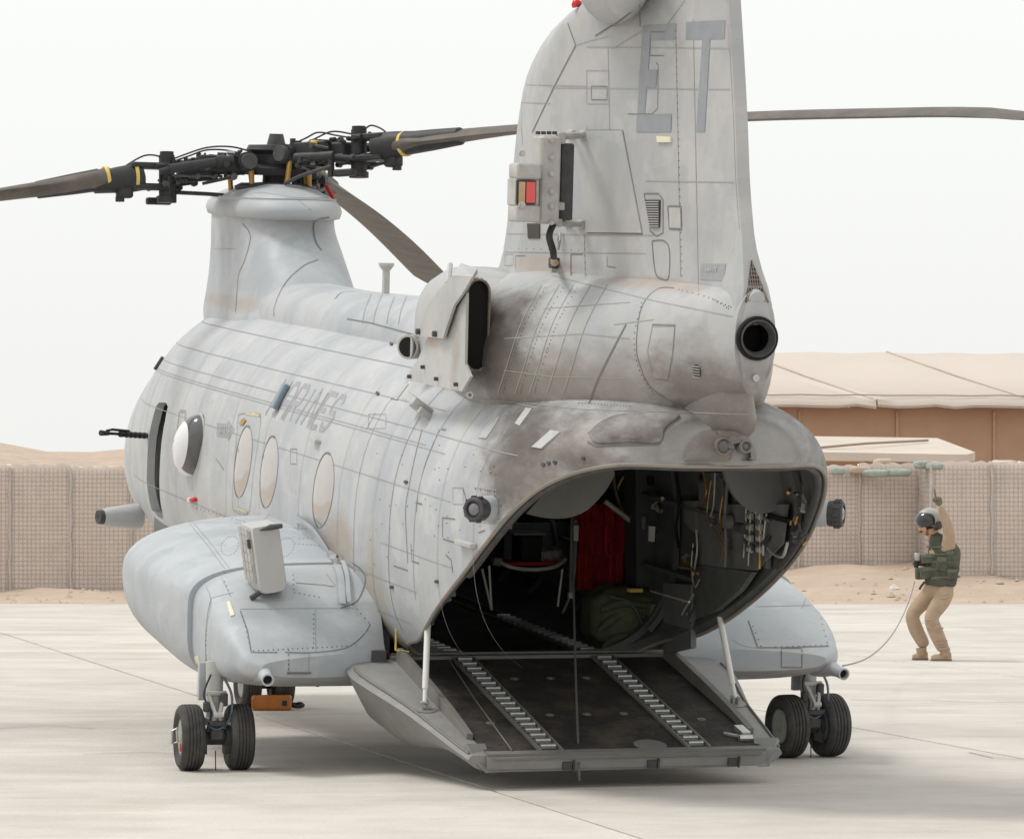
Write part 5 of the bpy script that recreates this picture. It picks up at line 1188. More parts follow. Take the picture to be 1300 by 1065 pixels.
    for k in range(12):
        r_ = random.uniform(.4, .95); t_ = random.choice([-1, 1])*random.uniform(.16, .26); z_ = random.uniform(-.16, .04); ln_ = random.uniform(.12, .3)
        b = MB(); b.cyl(L(r_, t_, z_), L(r_+ln_, t_*.8, z_+random.uniform(-.06, .06)), random.uniform(.008, .018), n=6); part(b, 'control_link', random.choice(['dark', 'darkg']))
        b = MB(); b.cyl(L(r_, t_-.025, z_), L(r_, t_+.025, z_), random.uniform(.02, .034), n=8); part(b, 'link_bearing', random.choice(['dark', 'darkg']))
    b = MB(); b.lathe([(0, .098), (.25, .09), (.55, .075), (.6, .01)], L(1.58, 0, 0), (L(2.3, 0, 0)-L(1.58, 0, 0)), 20); part(b, 'blade_cuff')
    for k in range(64):
        r_ = random.uniform(.34, 1.12); t_ = random.uniform(-.17, .17); z_ = random.choice([random.uniform(.06, .105), random.uniform(-.11, -.06)]); z_ = max(-.09, min(.10, z_)); p = L(r_, t_, z_)
        a = rt @ random.choice([V(0, 0, 1), V(0, 1, 0), V(1, 0, 0)])*random.uniform(.02, .05)
        b = MB(); b.cyl(p-a, p+a, random.uniform(.008, .026), n=8); part(b, 'bolt_head', random.choice(['dark', 'dark', 'darkg', 'darkg', 'dark', 'steel' if k % 9 == 0 else 'dark']))
    for r_, t_, z_, m in ((.62, -.17, .06, 'orangetag'), (.45, .16, -.12, 'brass')):
        b = MB(); b.rbox(L(r_, t_, z_), (.07, .05, .04), .01, rt); part(b, 'stencil_tag', 'yellow' if m == 'orangetag' else m)
for q in ((HL+V(-.26, -.16, -.20)), (HL+V(.24, -.2, -.20)), (HL+V(.3, .1, -.2))):
    b = MB(); b.tube([q+V(0, 0, -.16), q+V(.01, 0, .0), q+V(0, 0, .12)], [.03, .022, .03], 8); b.build('scissor_link', M['brass'], ROT, 40)
b = MB(); b.tube([HL+V(.38, -.3, -.2), HL+V(.42, -.38, -.30)], .02, 8); b.build('red_link', M['red'], ROT, 40)
# chordwise marks on the blade that points away
# ---- red beacon on the pylon top
c = U(733, 8, 0, -.36)
b = MB(); b.lathe([(0, .035), (.02, .035), (.04, .02), (.05, .001)], c, V(-.3, .3, 1), 16); b.build('anti_collision_light', M['red'], HELI, 60)

# ================================================================== THE SETTING
def gmat(name, col, var=.08, scale=1.2, rough=.9, bump=.2, bscale=25, dirt=None, da=.5, ds=.5, rand=0):
    m = mat(name, col, rough, var=var, scale=scale, bump=bump, bscale=bscale, spec=.15, dirt=dirt, dirt_amt=da, dirt_scale=ds)
    nt = m.node_tree
    if rand:
        b = nt.nodes['Principled BSDF']; src = b.inputs['Base Color'].links[0].from_socket; oi = node(nt, 'ShaderNodeObjectInfo')
        mr = node(nt, 'ShaderNodeMapRange'); mr.inputs[3].default_value = 1-rand; mr.inputs[4].default_value = 1+rand; nt.links.new(oi.outputs['Random'], mr.inputs[0])
        mm = node(nt, 'ShaderNodeMix', data_type='RGBA', blend_type='MULTIPLY'); mm.inputs[0].default_value = 1; nt.links.new(src, mm.inputs[6]); nt.links.new(mr.outputs[0], mm.inputs[7]); nt.links.new(mm.outputs[2], b.inputs['Base Color'])
    return m
M['concrete'] = gmat('dusty apron concrete', (.575, .54, .495), .10, .9, bump=.4, bscale=30, dirt=(.43, .37, .31), da=.6, ds=.5, rand=.05)
# long faint wear streaks on the concrete
nt = M['concrete'].node_tree; bb = nt.nodes['Principled BSDF']; src = bb.inputs['Base Color'].links[0].from_socket
ge = node(nt, 'ShaderNodeNewGeometry'); vm = node(nt, 'ShaderNodeVectorMath', operation='MULTIPLY'); vm.inputs[1].default_value = (.5, 1.3, 1); nt.links.new(ge.outputs['Position'], vm.inputs[0])
nn = node(nt, 'ShaderNodeTexNoise'); nn.inputs['Scale'].default_value = .9; nn.inputs['Detail'].default_value = 7; nn.inputs['Roughness'].default_value = .7; nt.links.new(vm.outputs[0], nn.inputs['Vector'])
mr = node(nt, 'ShaderNodeMapRange'); mr.inputs[1].default_value = .35; mr.inputs[2].default_value = .7; mr.inputs[3].default_value = 1.08; mr.inputs[4].default_value = .90; nt.links.new(nn.outputs[0], mr.inputs[0])
mm = node(nt, 'ShaderNodeMix', data_type='RGBA', blend_type='MULTIPLY'); mm.inputs[0].default_value = 1; nt.links.new(src, mm.inputs[6]); nt.links.new(mr.outputs[0], mm.inputs[7]); nt.links.new(mm.outputs[2], bb.inputs['Base Color'])
M['sand'] = gmat('desert sand', (.49, .39, .31), .14, .8, bump=.8, bscale=6, dirt=(.38, .29, .22), da=.5, ds=1.5)
M['joint'] = gmat('joint filler', (.20, .165, .135), .2, 3)
M['hesco'] = gmat('dusty barrier fabric', (.66, .57, .51), .10, 1.5, bump=.5, bscale=5, dirt=(.54, .46, .40), da=.5, ds=1.2)
M['hwire'] = mat('galvanised mesh', (.50, .455, .425), .6, var=.1)
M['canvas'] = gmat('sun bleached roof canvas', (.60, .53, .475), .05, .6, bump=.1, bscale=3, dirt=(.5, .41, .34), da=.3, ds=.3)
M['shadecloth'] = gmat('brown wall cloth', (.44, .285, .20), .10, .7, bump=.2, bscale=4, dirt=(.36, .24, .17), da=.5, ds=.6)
M['board'] = gmat('plywood awning', (.60, .53, .465), .06, .9, bump=.1, dirt=(.45, .36, .29), da=.4, ds=.7)
M['sandbag'] = mat('faded green sandbag', (.34, .38, .34), .9, var=.15, scale=12, bump=.3, bscale=20)
M['sandbag2'] = mat('tan sandbag', (.50, .40, .31), .9, var=.12, scale=12, bump=.3, bscale=20)
# ground sheet: flat under the apron, gently rolling desert beyond
def gz(x, y):
    d = y-66.6
    if d < 0: return -.06
    z = -.02+.05*math.sin(x*.7)*min(1, d/3)+.03*math.sin(x*2.3+y)*min(1, d/2)
    # the bank of earth pushed up against the barriers, higher on the right
    x = max(-30, min(30, x)); h = .10+.62/(1+math.exp(-(x-4.6)*1.3))-.42/(1+math.exp(-(x-8.7)*1.6))
    z += h*max(0, min(1, d/5.0))**1.1+.03*math.sin(x*3.1+y*1.7)*min(1, d/2)
    if d > 9: z = z*max(0, 1-(d-9)/30)+.0
    return z
b = MB(); xs = list(np.arange(-20, 20.1, .5)); xs = [-4000, -1200, -300, -80, -40]+xs+[40, 80, 300, 1200, 4000]; yy_ = [-3000, -300, 0, 14, 40, 60, 66.5]+list(np.arange(66.7, 76, .35))+[80, 90, 110, 160, 300, 800, 2500, 9000]
vs = [V(x, y, gz(x, y)) for y in yy_ for x in xs]; n_ = len(xs)
b.add(vs, [(j*n_+i, j*n_+i+1, (j+1)*n_+i+1, (j+1)*n_+i) for j in range(len(yy_)-1) for i in range(n_-1)]); gr_ = b.build('ground', M['sand'], None, 60, 'structure')
# apron: joint bed and separate slabs laid at a slant to the view
AP = R(13.6); ca, sa = math.cos(AP), math.sin(AP); PW = 4.4
b = MB(); b.add([V(-24, 5, -.03), V(24, 5, -.03), V(24, 66.55, -.03), V(-24, 66.55, -.03)], [(0, 1, 2, 3)]); ap_ = b.build('apron', M['joint'], None, 0, 'structure')
org = V(-3.4, 39, 0)
def clip(poly, ymax, ymin):
    def cl(pl, f, inter):
        out = []
        for i in range(len(pl)):
            a, c = pl[i-1], pl[i]; fa, fc = f(a), f(c)
            if (fa < 0) != (fc < 0): t = fa/(fa-fc); out.append(a+(c-a)*t)
            if fc >= 0: out.append(c)
        return out
    pl = cl(poly, lambda p: ymax-p.y, None)
    return cl(pl, lambda p: p.y-ymin, None) if pl else pl
ns_ = 0; random.seed(21)
for i in range(-10, 12):
    for j in range(-11, 11):
        g_ = .016; q = []
        for u, v in ((i*PW+g_, j*PW+g_), ((i+1)*PW-g_, j*PW+g_), ((i+1)*PW-g_, (j+1)*PW-g_), (i*PW+g_, (j+1)*PW-g_)):
            q.append(V(org.x+u*ca-(v-.68)*sa, org.y+u*sa+(v-.68)*ca, 0))
        c = sum(q, V(0, 0, 0))/4
        if c.y > 69 or c.y < 4 or abs(c.x) > 25: continue
        q = clip(q, 66.5, -40)
        if len(q) < 3: continue
        dz = random.uniform(-.0015, .0015)
        b = MB(); b.loft([[V(p.x, p.y, -.025) for p in q], [V(p.x, p.y, dz-.004) for p in q], [V(p.x*1-(p.x-c.x)*.003, p.y-(p.y-c.y)*.003, dz) for p in q]]); b.build('concrete_slab', M['concrete'], ap_, 0); ns_ += 1
# cracks, a faint painted guide line and oil stains: flat sheets just above the slabs
def flat_line(pts, w, z, m, name, kind='structure'):
    P_ = [GP(*p) if not isinstance(p, Vector) else p for p in pts]; b = MB(); vs = []
    for i, p in enumerate(P_):
        t = (P_[min(i+1, len(P_)-1)]-P_[max(i-1, 0)]).normalized(); s_ = V(-t.y, t.x, 0)*w/2; vs += [V(p.x, p.y, z)-s_, V(p.x, p.y, z)+s_]
    b.add(vs, [(2*i, 2*i+1, 2*i+3, 2*i+2) for i in range(len(P_)-1)]); return b.build(name, m, ap_, 0)
M['oldpaint'] = gmat('worn guide line paint', (.58, .50, .38), .1, 4)
M['crack'] = gmat('dark crack', (.22, .18, .15), .2, 4)
flat_line([(1080, 888), (1120, 889.5), (1180, 889), (1240, 892), (1310, 891)], .02, .005, M['crack'], 'crack')
flat_line([(1230, 955), (1260, 962), (1300, 964)], .012, .005, M['crack'], 'crack'); flat_line([(940, 912), (965, 921), (985, 926)], .012, .005, M['crack'], 'crack')
flat_line([(105, 958), (180, 955), (230, 957)], .012, .005, M['crack'], 'crack'); flat_line([(0, 925), (60, 921), (120, 925)], .01, .005, M['crack'], 'crack')
def stain(px, py, rx, ry, m, seed):
    random.seed(seed); c = GP(px, py); b = MB(); n = 36; ph_ = [random.uniform(0, 6) for _ in range(3)]
    b.add([V(c.x, c.y, .0045)]+[V(c.x+rx*math.cos(a)*(1+.2*math.sin(3*a+ph_[0])+.12*math.sin(7*a+ph_[1])), c.y+ry*math.sin(a)*(1+.2*math.sin(2*a+ph_[2])+.1*math.sin(9*a)), .0045) for a in [2*math.pi*k/n for k in range(n)]], [(0, 1+k, 1+(k+1) % n) for k in range(n)])
    b.build('stain', m, ap_, 0)
M['stain'] = gmat('oil darkened concrete', (.33, .28, .235), .2, 2)

# ---- earth filled mesh barriers
wire_cache = {}
def hesco(x0, yf, ncell, label, zbase=-.1, ztop=2.3, cw=1.1, depth=1.1, side=False, seed=1):
    random.seed(seed); root = empty('earth_barrier', label, 'barrier', Matrix.Translation((x0, yf, 0)))
    for c in range(ncell):
        bx = c*cw; amp = random.uniform(.05, .10); ht = ztop+random.uniform(-.03, .03); ln = random.uniform(-.03, .03)
        def fpos(u, v):                               # bulging face of the cell
            return V(bx+u*cw, -amp*math.sin(math.pi*u)**.7*(.35+.65*math.sin(math.pi*min(1, v*.85+.12)))+ln*(v-.5)+.012*math.sin(9*u+5*v+c), zbase+(ht-zbase)*v)
        nu, nv = 12, 12; b = MB(); vs = [fpos(u/nu, v/nv) for v in range(nv+1) for u in range(nu+1)]
        # folded fabric rim and the earth fill
        for off, dz in ((.02, .035+random.uniform(0, .03)), (.14, .0), (.5, .05), (depth, .0)): vs += [fpos(u/nu, 1)+V(0, off, dz+.02*math.sin(u*2.1+c)) for u in range(nu+1)]
        vs += [V(bx+u/nu*cw, depth, zbase) for u in range(nu+1)]
        rows = nv+6; b.add(vs, [(j*(nu+1)+i, j*(nu+1)+i+1, (j+1)*(nu+1)+i+1, (j+1)*(nu+1)+i) for j in range(rows-1) for i in range(nu)])
        cell = b.build('barrier_cell', M['hesco'], root, 50)
        if True:
            b = MB(); wv = .0055
            for k in range(1, 14):
                u = k/14; pts = [fpos(u, v/6)+V(0, -.010, 0) for v in range(7)]
                b.loft([[p+V(-wv, 0, 0), p+V(0, -.006, 0), p+V(wv, 0, 0)] for p in pts], caps=False)
            nh = 30
            for k in range(1, nh):
                v = k/nh; pts = [fpos(u/6, v)+V(0, -.012, 0) for u in range(7)]
                b.loft([[p+V(0, 0, -wv), p+V(0, -.006, 0), p+V(0, 0, wv)] for p in pts], caps=False)
            b.build('wire_mesh', M['hwire'], cell, 0, 'stuff')
        b = MB(); pts = [fpos(0, v/10)+V(.012*math.sin(v*2.3+c), -.03, 0) for v in range(11)]; b.tube(pts, [.022+.012*math.sin(v*1.9+c)**2 for v in range(11)], 6); b.build('corner_coil', M['hwire'], root, 40)
    if side:
        b = MB(); vs = [V(-.02*math.sin(math.pi*u/6), depth*u/6*1.6, zbase+(ztop-zbase)*v/6) for v in range(7) for u in range(7)]
        b.add(vs, [(j*7+i, j*7+i+1, (j+1)*7+i+1, (j+1)*7+i) for j in range(6) for i in range(6)]); sf = b.build('end_panel', M['hesco'], root, 50)
        b = MB()
        for k in range(29): z = zbase+(ztop-zbase)*(k+.5)/29; b.box((-.03, depth*.8, z), (.01, depth*1.6, .011))
        for k in range(15): b.box((-.03, depth*1.6*(k+.5)/15, (zbase+ztop)/2), (.01, .011, ztop-zbase))
        b.build('wire_mesh', M['hwire'], sf, 0, 'stuff')
    return root
hesco(-8.0-1.1*6, 72, 21, 'long low barrier of earth filled mesh cells running behind the helicopter', ztop=2.30, seed=4)
hesco(7.43, 70.4, 5, 'nearer earth filled mesh barrier standing behind the gesturing person at far right', ztop=2.36, cw=1.08, side=True, seed=9)
# sandbags lying along the barrier top
sb = [(1092, 597, 14, 1, 71.95), (1113, 601, 18, 0, 71.6), (1140, 600, 17, 0, 71.6), (1156, 593, 10, 2, 72.2), (1172, 590, 13, 0, 70.8), (1187, 592, 11, 0, 70.5), (1064, 598, 9, 0, 71.7), (1122, 587, 13, 1, 72.2), (1275, 589, 18, 2, 70.6)]
lb = ['tan sandbag at left end of the sandbags on the barrier top', 'pale green sandbag drooping over the barrier edge left of the tan sandbag', 'pale green sandbag drooping over the barrier edge nearest the barrier corner', 'small light sandbag beside the corner of the nearer barrier', 'darker green sandbag on the corner where the two barriers meet', 'green sandbag leaning right at the corner of the nearer barrier', 'small green sandbag closest to the helicopter on the barrier top', 'tan sandbag standing highest on the barrier in front of the awning', 'whitish sandbag on the nearer barrier at the far right edge']
lb[0] = 'tan sandbag between the small green one and the highest tan one'
for k, (px, py, w, c, yy) in enumerate(sb):
    p = U(px, py, 1, yy, False); s_ = yy/CF
    r_ = empty('sandbag', lb[k], 'sandbag', Matrix.Translation(p), 'sandbags on the barrier top')
    lumpy((0, 0, 0), (w*2*s_, .34, 10*s_), 'bag', M['sandbag2' if c == 1 else ('board' if c == 2 else 'sandbag')], r_, k+2, .10, (16, 9), .6)
# ---- building with a bleached canvas roof, turned slightly from the view
BD = empty('tan_building', 'long brown walled building with a pale canvas roof behind the right barrier', 'building', Matrix.Translation((5.0, 108, 0)) @ Matrix.Rotation(R(9), 4, 'Z'))
def W_(px, py, d): return CH+(CYH-py)/CF*d
zr, ze = W_(0, 447, 114), W_(0, 507, 108)
roof_n = 9
for k in range(roof_n):
    x0, x1 = -2+k*4.4, -2+(k+1)*4.4-.04; sk_ = 2.6
    b = MB(); nx = 8
    top_ = [V(x0+(x1-x0)*i/nx-0, 5.6+0, zr+.02*math.sin(i*1.7+k)) for i in range(nx+1)]; bot = [V(x0+(x1-x0)*i/nx+sk_, -.3, ze+.025*math.sin(i*2.1+k*2)) for i in range(nx+1)]
    mid = [(a*.5+c*.5)+V(0, 0, -.04) for a, c in zip(top_, bot)]; hem = [p+V(0, -.05, -.16+.02*math.sin(i*3)) for i, p in enumerate(bot)]
    rows = [top_, mid, bot, hem]; b.loft(rows, closed=False, caps=False); b.loft([[p+V(0, .02, -.05) for p in r_] for r_ in rows], closed=False, caps=False); b.build('roof_panel', M['canvas'], BD, 60)
    b = MB(); b.tube([top_[-1]+V(.02, 0, .02), mid[-1]+V(.02, 0, .03), bot[-1]+V(.02, 0, .02)], .035, 6); b.build('roof_seam', M['board'], BD, 40)
b = MB(); b.tube([V(-2+i*.8+2.5, -.12+.02*math.sin(i), ze+.13+.012*math.sin(i*2.7)) for i in range(50)], .02, 5); b.build('roof_batten', mat('weathered batten', (.4, .34, .28), .8), BD, 40)
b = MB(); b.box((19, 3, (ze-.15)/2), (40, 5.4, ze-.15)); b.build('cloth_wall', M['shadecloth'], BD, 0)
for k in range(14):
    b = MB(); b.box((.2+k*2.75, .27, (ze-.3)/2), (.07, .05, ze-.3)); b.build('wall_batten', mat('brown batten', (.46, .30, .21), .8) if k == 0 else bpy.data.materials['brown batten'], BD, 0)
for k in range(12):
    b = MB(); b.box((1.5+k*2.7, -.25, ze-.17), (.06, .06, .1)); b.build('rafter_end', M['board'], BD, 0)
b = MB(); b.box((19, 12, zr-.95), (40, 12.6, .1), Matrix.Rotation(R(-8), 3, 'X')); b.build('rear_roof', M['canvas'], BD, 0)
# ---- lean-to awning in front of it
AW = empty('plywood_awning', 'low pale awning roof with a thick edge below the brown wall', 'awning', Matrix.Identity(4))
d0, d1 = 96, 99.5
q = [U(985, 573, 1, d0, False), U(1228, 577, 1, d0, False), U(1238, 574, 1, d0+.6, False), U(1190, 556, 1, d1+1, False), U(985, 553, 1, d1, False)]
b = MB(); b.loft([[p for p in q], [p-V(0, 0, .2) for p in q]]); b.build('awning_roof', M['board'], AW, 0)
b = MB(); b.tube([U(1000, 575, 1, d0+.3, False)+V(0, 0, .06), U(1100, 567, 1, d0+1.3, False)+V(0, 0, .08), U(1178, 561, 1, d0+3, False)+V(0, 0, .04)], .03, 6); b.build('loose_pole', mat('pole grey', (.3, .25, .21), .8), AW, 40)
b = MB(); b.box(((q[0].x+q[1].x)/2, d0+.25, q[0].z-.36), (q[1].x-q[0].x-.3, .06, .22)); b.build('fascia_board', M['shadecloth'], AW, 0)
for px in (990, 1100, 1222):
    p = U(px, 580, 1, d0+.4, False); b = MB(); b.box((p.x, d0+.4, p.z/2-.1), (.12, .12, p.z)); b.build('awning_post', M['board'], AW, 0)
# ---- spoil heaps beyond the left barrier
b = MB(); nx, ny = 60, 14; vs = []
for j in range(ny+1):
    for i in range(nx+1):
        x = -75+i*2.4; u = j/ny; y = 185+u*50; s_ = math.sin(math.pi*u)
        h = 4.28+.12*math.sin(x*.3)+.08*math.sin(x*.9)+1.0*math.exp(-((x+28.4)/1.5)**2)
        vs.append(V(x, y, -.3+h*s_**.6))
b.add(vs, [(j*(nx+1)+i, j*(nx+1)+i+1, (j+1)*(nx+1)+i+1, (j+1)*(nx+1)+i) for j in range(ny) for i in range(nx)]); b.build('sand_hill', M['sand'], None, 60, 'structure')
# stones and rubbish on the bank
b = MB(); random.seed(8)
for _ in range(420):
    x = random.uniform(-11, 12); y = random.uniform(66.8, 71.5); r_ = random.uniform(.015, .06)*(1 if random.random() < .9 else 1.8); z = gz(x, y)
    rg = [V(x+r_*c*random.uniform(.7, 1.2), y+r_*s_*random.uniform(.7, 1.2), z) for c, s_ in arc(6)]; b.add(rg+[V(x, y, z+r_*.8)], [(i, (i+1) % 6, 6) for i in range(6)])
b.build('stones', M['sand'], None, 0, 'stuff')
tag((lambda p: (lambda b: b.build('crumpled_paper', M['white'], None, 0))(MB().add([V(p.x-.08, p.y, p.z), V(p.x+.1, p.y-.05, p.z+.02), V(p.x+.06, p.y+.08, p.z+.07), V(p.x-.06, p.y+.06, p.z+.05), V(p.x, p.y, p.z+.1)], [(0, 1, 4), (1, 2, 4), (2, 3, 4), (3, 0, 4), (0, 3, 2, 1)])))(V(6.6, 68.6, gz(6.6, 68.6))), 'scrap of white litter on the sand bank behind the standing person', 'litter')

# ---- orange case with a hose by the nose wheels
c = GP(344, 902); OC = empty('orange_case', 'orange plastic case with a black hose lying behind the left main wheels', 'case', Matrix.Translation((c.x, c.y+.1, 0)) @ Matrix.Rotation(R(3), 4, 'Z'))
s_ = c.y/CF
b = MB(); b.rbox((0, 0, 9.6*s_), (51*s_, .2, 19*s_), .03, axis=0); b.build('shell', M['orange'], OC, 30)
b = MB(); b.rbox((16.5*s_, -.102, 9.5*s_), (6.5*s_, .012, 7*s_), .01, axis=1); b.build('latch', M['dark'], OC, 30)
b = MB(); b.rbox((-24*s_, -.09, 9*s_), (3*s_, .03, 9*s_), .008, axis=1); b.build('end_grip', M['orange'], OC, 30)
b = MB(); b.tube(crom([V(25*s_, 0, 6*s_), V(33*s_, -.03, 4.5*s_), V(40*s_, -.02, 6*s_), V(37*s_, .05, 8*s_), V(30*s_, .08, 7*s_), V(25*s_, .06, 8*s_)]), .016, 8); b.build('hose', M['dark'], OC, 60)

# ================================================================== THE CREW MEMBER
PY = 44.7
def PP(px, py, dy=0): p = U(px, py, 1, PY+dy, False); return p
def PG(px, py, dy=0): s_ = CF/(PY); return V((px-CCX)/s_, PY+dy, CH-(py-CYH)/s_)
PS = empty('person', 'person in tan flight suit, dark green vest and helmet pointing one arm straight up', 'person', Matrix.Translation((4.7, PY, 0)))
PO = V(4.7, PY, 0)
M['suit'] = mat('tan flight suit', (.42, .31, .22), .9, var=.12, scale=7, bump=.6, bscale=9, dirt=(.34, .25, .18), dirt_amt=.5, dirt_scale=6)
M['vest'] = mat('green survival vest', (.088, .09, .066), .9, var=.35, scale=14, bump=.8, bscale=22)
M['vest2'] = mat('green webbing', (.13, .132, .10), .9, var=.25, scale=20)
M['skin_p'] = mat('sunburnt face', (.50, .27, .19), .6, var=.08)
M['helmet'] = mat('pale flight helmet', (.36, .345, .32), .4, var=.2, scale=9)
M['visor'] = mat('dark visor', (.015, .016, .02), .12, spec=.8)
M['boot'] = mat('suede boot', (.40, .29, .20), .9, var=.15, scale=12)
M['glove'] = mat('tan green glove', (.19, .165, .12), .9, var=.2)
def skinned(name, joints, edges, m, parent, root=0, sub=2):
    me = bpy.data.meshes.new(name); me.from_pydata([tuple(j[0]-PO) for j in joints], edges, []); o = bpy.data.objects.new(name, me); COL.objects.link(o)
    md = o.modifiers.new('skin', 'SKIN'); md.use_smooth_shade = True
    for i, j in enumerate(joints):
        sv = me.skin_vertices[0].data[i]; r_ = j[1]; sv.radius = r_ if isinstance(r_, tuple) else (r_, r_)
    me.skin_vertices[0].data[root].use_root = True
    sb_ = o.modifiers.new('sub', 'SUBSURF'); sb_.levels = sub; sb_.render_levels = sub
    bpy.context.view_layer.update(); dg = bpy.context.evaluated_depsgraph_get(); ev = bpy.data.meshes.new_from_object(o.evaluated_get(dg)); bpy.data.objects.remove(o)
    return link(name, ev, m, parent, 180)
J = [(PG(1194, 746, 0), .135), (PG(1195, 726, 0), .145), (PG(1197, 705, 0), .165), (PG(1194, 692, 0), .13), (PG(1186, 681, -.02), .062), (PG(1181, 672, -.04), .085), (PG(1179, 660, -.04), .10),
     (PG(1200, 752, -.10), .12), (PG(1191, 767, -.13), .112), (PG(1179, 783, -.14), .092), (PG(1187, 803, -.13), .092), (PG(1198, 827, -.12), .075),
     (PG(1186, 752, .10), .115), (PG(1171, 766, .12), .105), (PG(1158, 781, .13), .088), (PG(1165, 801, .13), .088), (PG(1177, 823, .12), .07),
     (PG(1202, 694, -.17), .085), (PG(1202, 675, -.23), .070), (PG(1197, 659, -.27), .056), (PG(1190, 643, -.28), .040),
     (PG(1190, 697, .18), .085), (PG(1186, 716, .24), .062), (PG(1168, 714, .10), .042)]
E_ = [(0, 1), (1, 2), (2, 3), (3, 4), (4, 5), (5, 6), (0, 7), (7, 8), (8, 9), (9, 10), (10, 11), (0, 12), (12, 13), (13, 14), (14, 15), (15, 16), (3, 17), (17, 18), (18, 19), (19, 20), (3, 21), (21, 22), (22, 23)]
body = skinned('body', J, E_, M['suit'], PS)
body.data.materials.append(M['skin_p'])
zc = PG(0, 683).z
for p_ in body.data.polygons:
    if p_.center.z > zc and p_.center.x < PG(1188, 0).x-PO.x and p_.center.y > -.16: p_.material_index = 1
def Lp(v): return v-PO
# face: nose, chin, mouth boom
hc = Lp(PG(1179, 664, -.04)); fd = V(-.78, -.6, -.12).normalized(); sdv = fd.cross(V(0, 0, 1)).normalized(); upv = sdv.cross(fd)
b = MB(); rings = []
for k in range(9):
    t = k/8; rings.append([hc+fd*(.055+.055*math.sin(math.pi*min(1, t*.9+.1))**.6*(1 if t < .85 else .6))*1.0+upv*(-.12+.15*t)+sdv*(.062*math.sin(math.pi*(t*.8+.12))*c)+fd*(.022*s_) for c, s_ in arc(14)])
b.loft(rings); b.build('face', M['skin_p'], PS, 60)
b = MB(); b.loft([[hc+fd*.118+upv*z+sdv*.012*x*w, hc+fd*(.118+.028*w)+upv*z, hc+fd*.118+upv*z-sdv*.012*w] for z, w, x in ((-.012, .5, 1), (-.04, 1, 1), (-.052, .4, 1))]); b.build('nose', M['skin_p'], PS, 40)
b = MB(); b.rbox(hc+fd*.112+upv*-.078, (.035, .02, .012), .004); b.build('mouth', mat('lips', (.3, .1, .08), .6), PS, 30)
b = MB(); b.tube([hc+sdv*.10+upv*-.05+fd*.03, hc+sdv*.06+fd*.11+upv*-.08, hc+fd*.135+upv*-.078], .006, 6); b.rbox(hc+fd*.137+upv*-.08, (.03, .03, .02), .006); b.build('boom_microphone', M['dark'], PS, 40)
# helmet shell, visor, ear cups, chin strap
def ellipsoid(b, c, ax3, rad, t0=-1, t1=1, n=24, m=14, f=None):
    rings = []
    for j in range(m+1):
        t = t0+(t1-t0)*j/m; t = max(-.999, min(.999, t)); r_ = math.sqrt(1-t*t)
        rings.append([c+ax3[2]*rad[2]*t+ax3[0]*rad[0]*r_*cc+ax3[1]*rad[1]*r_*ss for cc, ss in arc(n)])
    b.loft(rings)
hb = hc+upv*.035-fd*.01
b = MB(); ellipsoid(b, hb, (fd, sdv, upv), (.150, .135, .140), -.45, 1); b.build('helmet', M['helmet'], PS, 60)
b = MB(); ellipsoid(b, hb+fd*.012+upv*.004, (sdv, upv, fd), (.138, .118, .157), .18, 1); b.build('visor', M['visor'], PS, 60)
for sg in (-1, 1):
    b = MB(); b.cyl(hb+sdv*sg*.10+upv*-.06-fd*.01, hb+sdv*sg*.148+upv*-.06-fd*.01, .055, .045, n=18); b.build('ear_cup', M['visor' if sg < 0 else 'helmet'], PS, 40)
b = MB(); b.tube(crom([hb+sdv*.11+upv*-.08, hc+upv*-.125+fd*.05, hb-sdv*.11+upv*-.08]), .009, 6); b.build('chin_strap', M['vest2'], PS, 60)
# vest: lofted shell with pouches
b = MB(); rings = []
for px, py, rx, ry in ((1194, 743, .165, .19), (1194, 736, .178, .20), (1195, 724, .182, .205), (1198, 710, .185, .215), (1199, 698, .178, .215), (1196, 689, .15, .19), (1190, 681, .10, .14), (1186, 677, .082, .10)):
    c = Lp(PG(px, py)); rings.append([c+V(rx*spow(cc, .8), ry*spow(ss, .8), .012*math.sin(3*cc*2)) for cc, ss in arc(28)])
b.loft(rings); ve = b.build('vest', M['vest'], PS, 60)
random.seed(4)
for px, py, dy, sx_, sy_, sz_ in ((1178, 709, -.12, .17, .10, .10), (1178, 726, -.12, .20, .12, .13), (1168, 728, .02, .10, .16, .13), (1170, 712, .06, .10, .14, .10), (1203, 705, -.19, .10, .06, .13), (1206, 728, -.18, .13, .07, .12), (1193, 715, -.21, .12, .05, .16), (1183, 694, -.08, .08, .08, .09), (1187, 736, -.17, .14, .05, .08)):
    b = MB(); b.rbox(Lp(PG(px, py, dy)), (sx_, sy_, sz_), .022, Matrix.Rotation(random.uniform(-.15, .15), 3, 'Y')); b.build('pouch', M['vest'], PS, 40)
    b = MB(); b.rbox(Lp(PG(px, py-.28*sz_*112, dy-sy_*.5)), (sx_*.9, .015, sz_*.3), .005); b.build('pouch_flap', M['vest2'], PS, 40)
for k in range(5):
    b = MB(); c = Lp(PG(1196+k*.3, 694+k*9.5)); rx, ry = (.172, .208) if k == 0 else (.186, .212); b.tube([c+V(rx*spow(cc, .8), ry*spow(ss, .8), 0) for cc, ss in arc(24)]+[c+V(rx, 0, 0)], .010, 5, caps=False); b.build('webbing_strap', M['vest2'], PS, 40)
b = MB(); b.tube([Lp(PG(1173, 738, -.1)), Lp(PG(1168, 744, -.1)), Lp(PG(1166, 748, -.1))], .014, 6); b.build('dangling_strap', M['dark'], PS, 40)
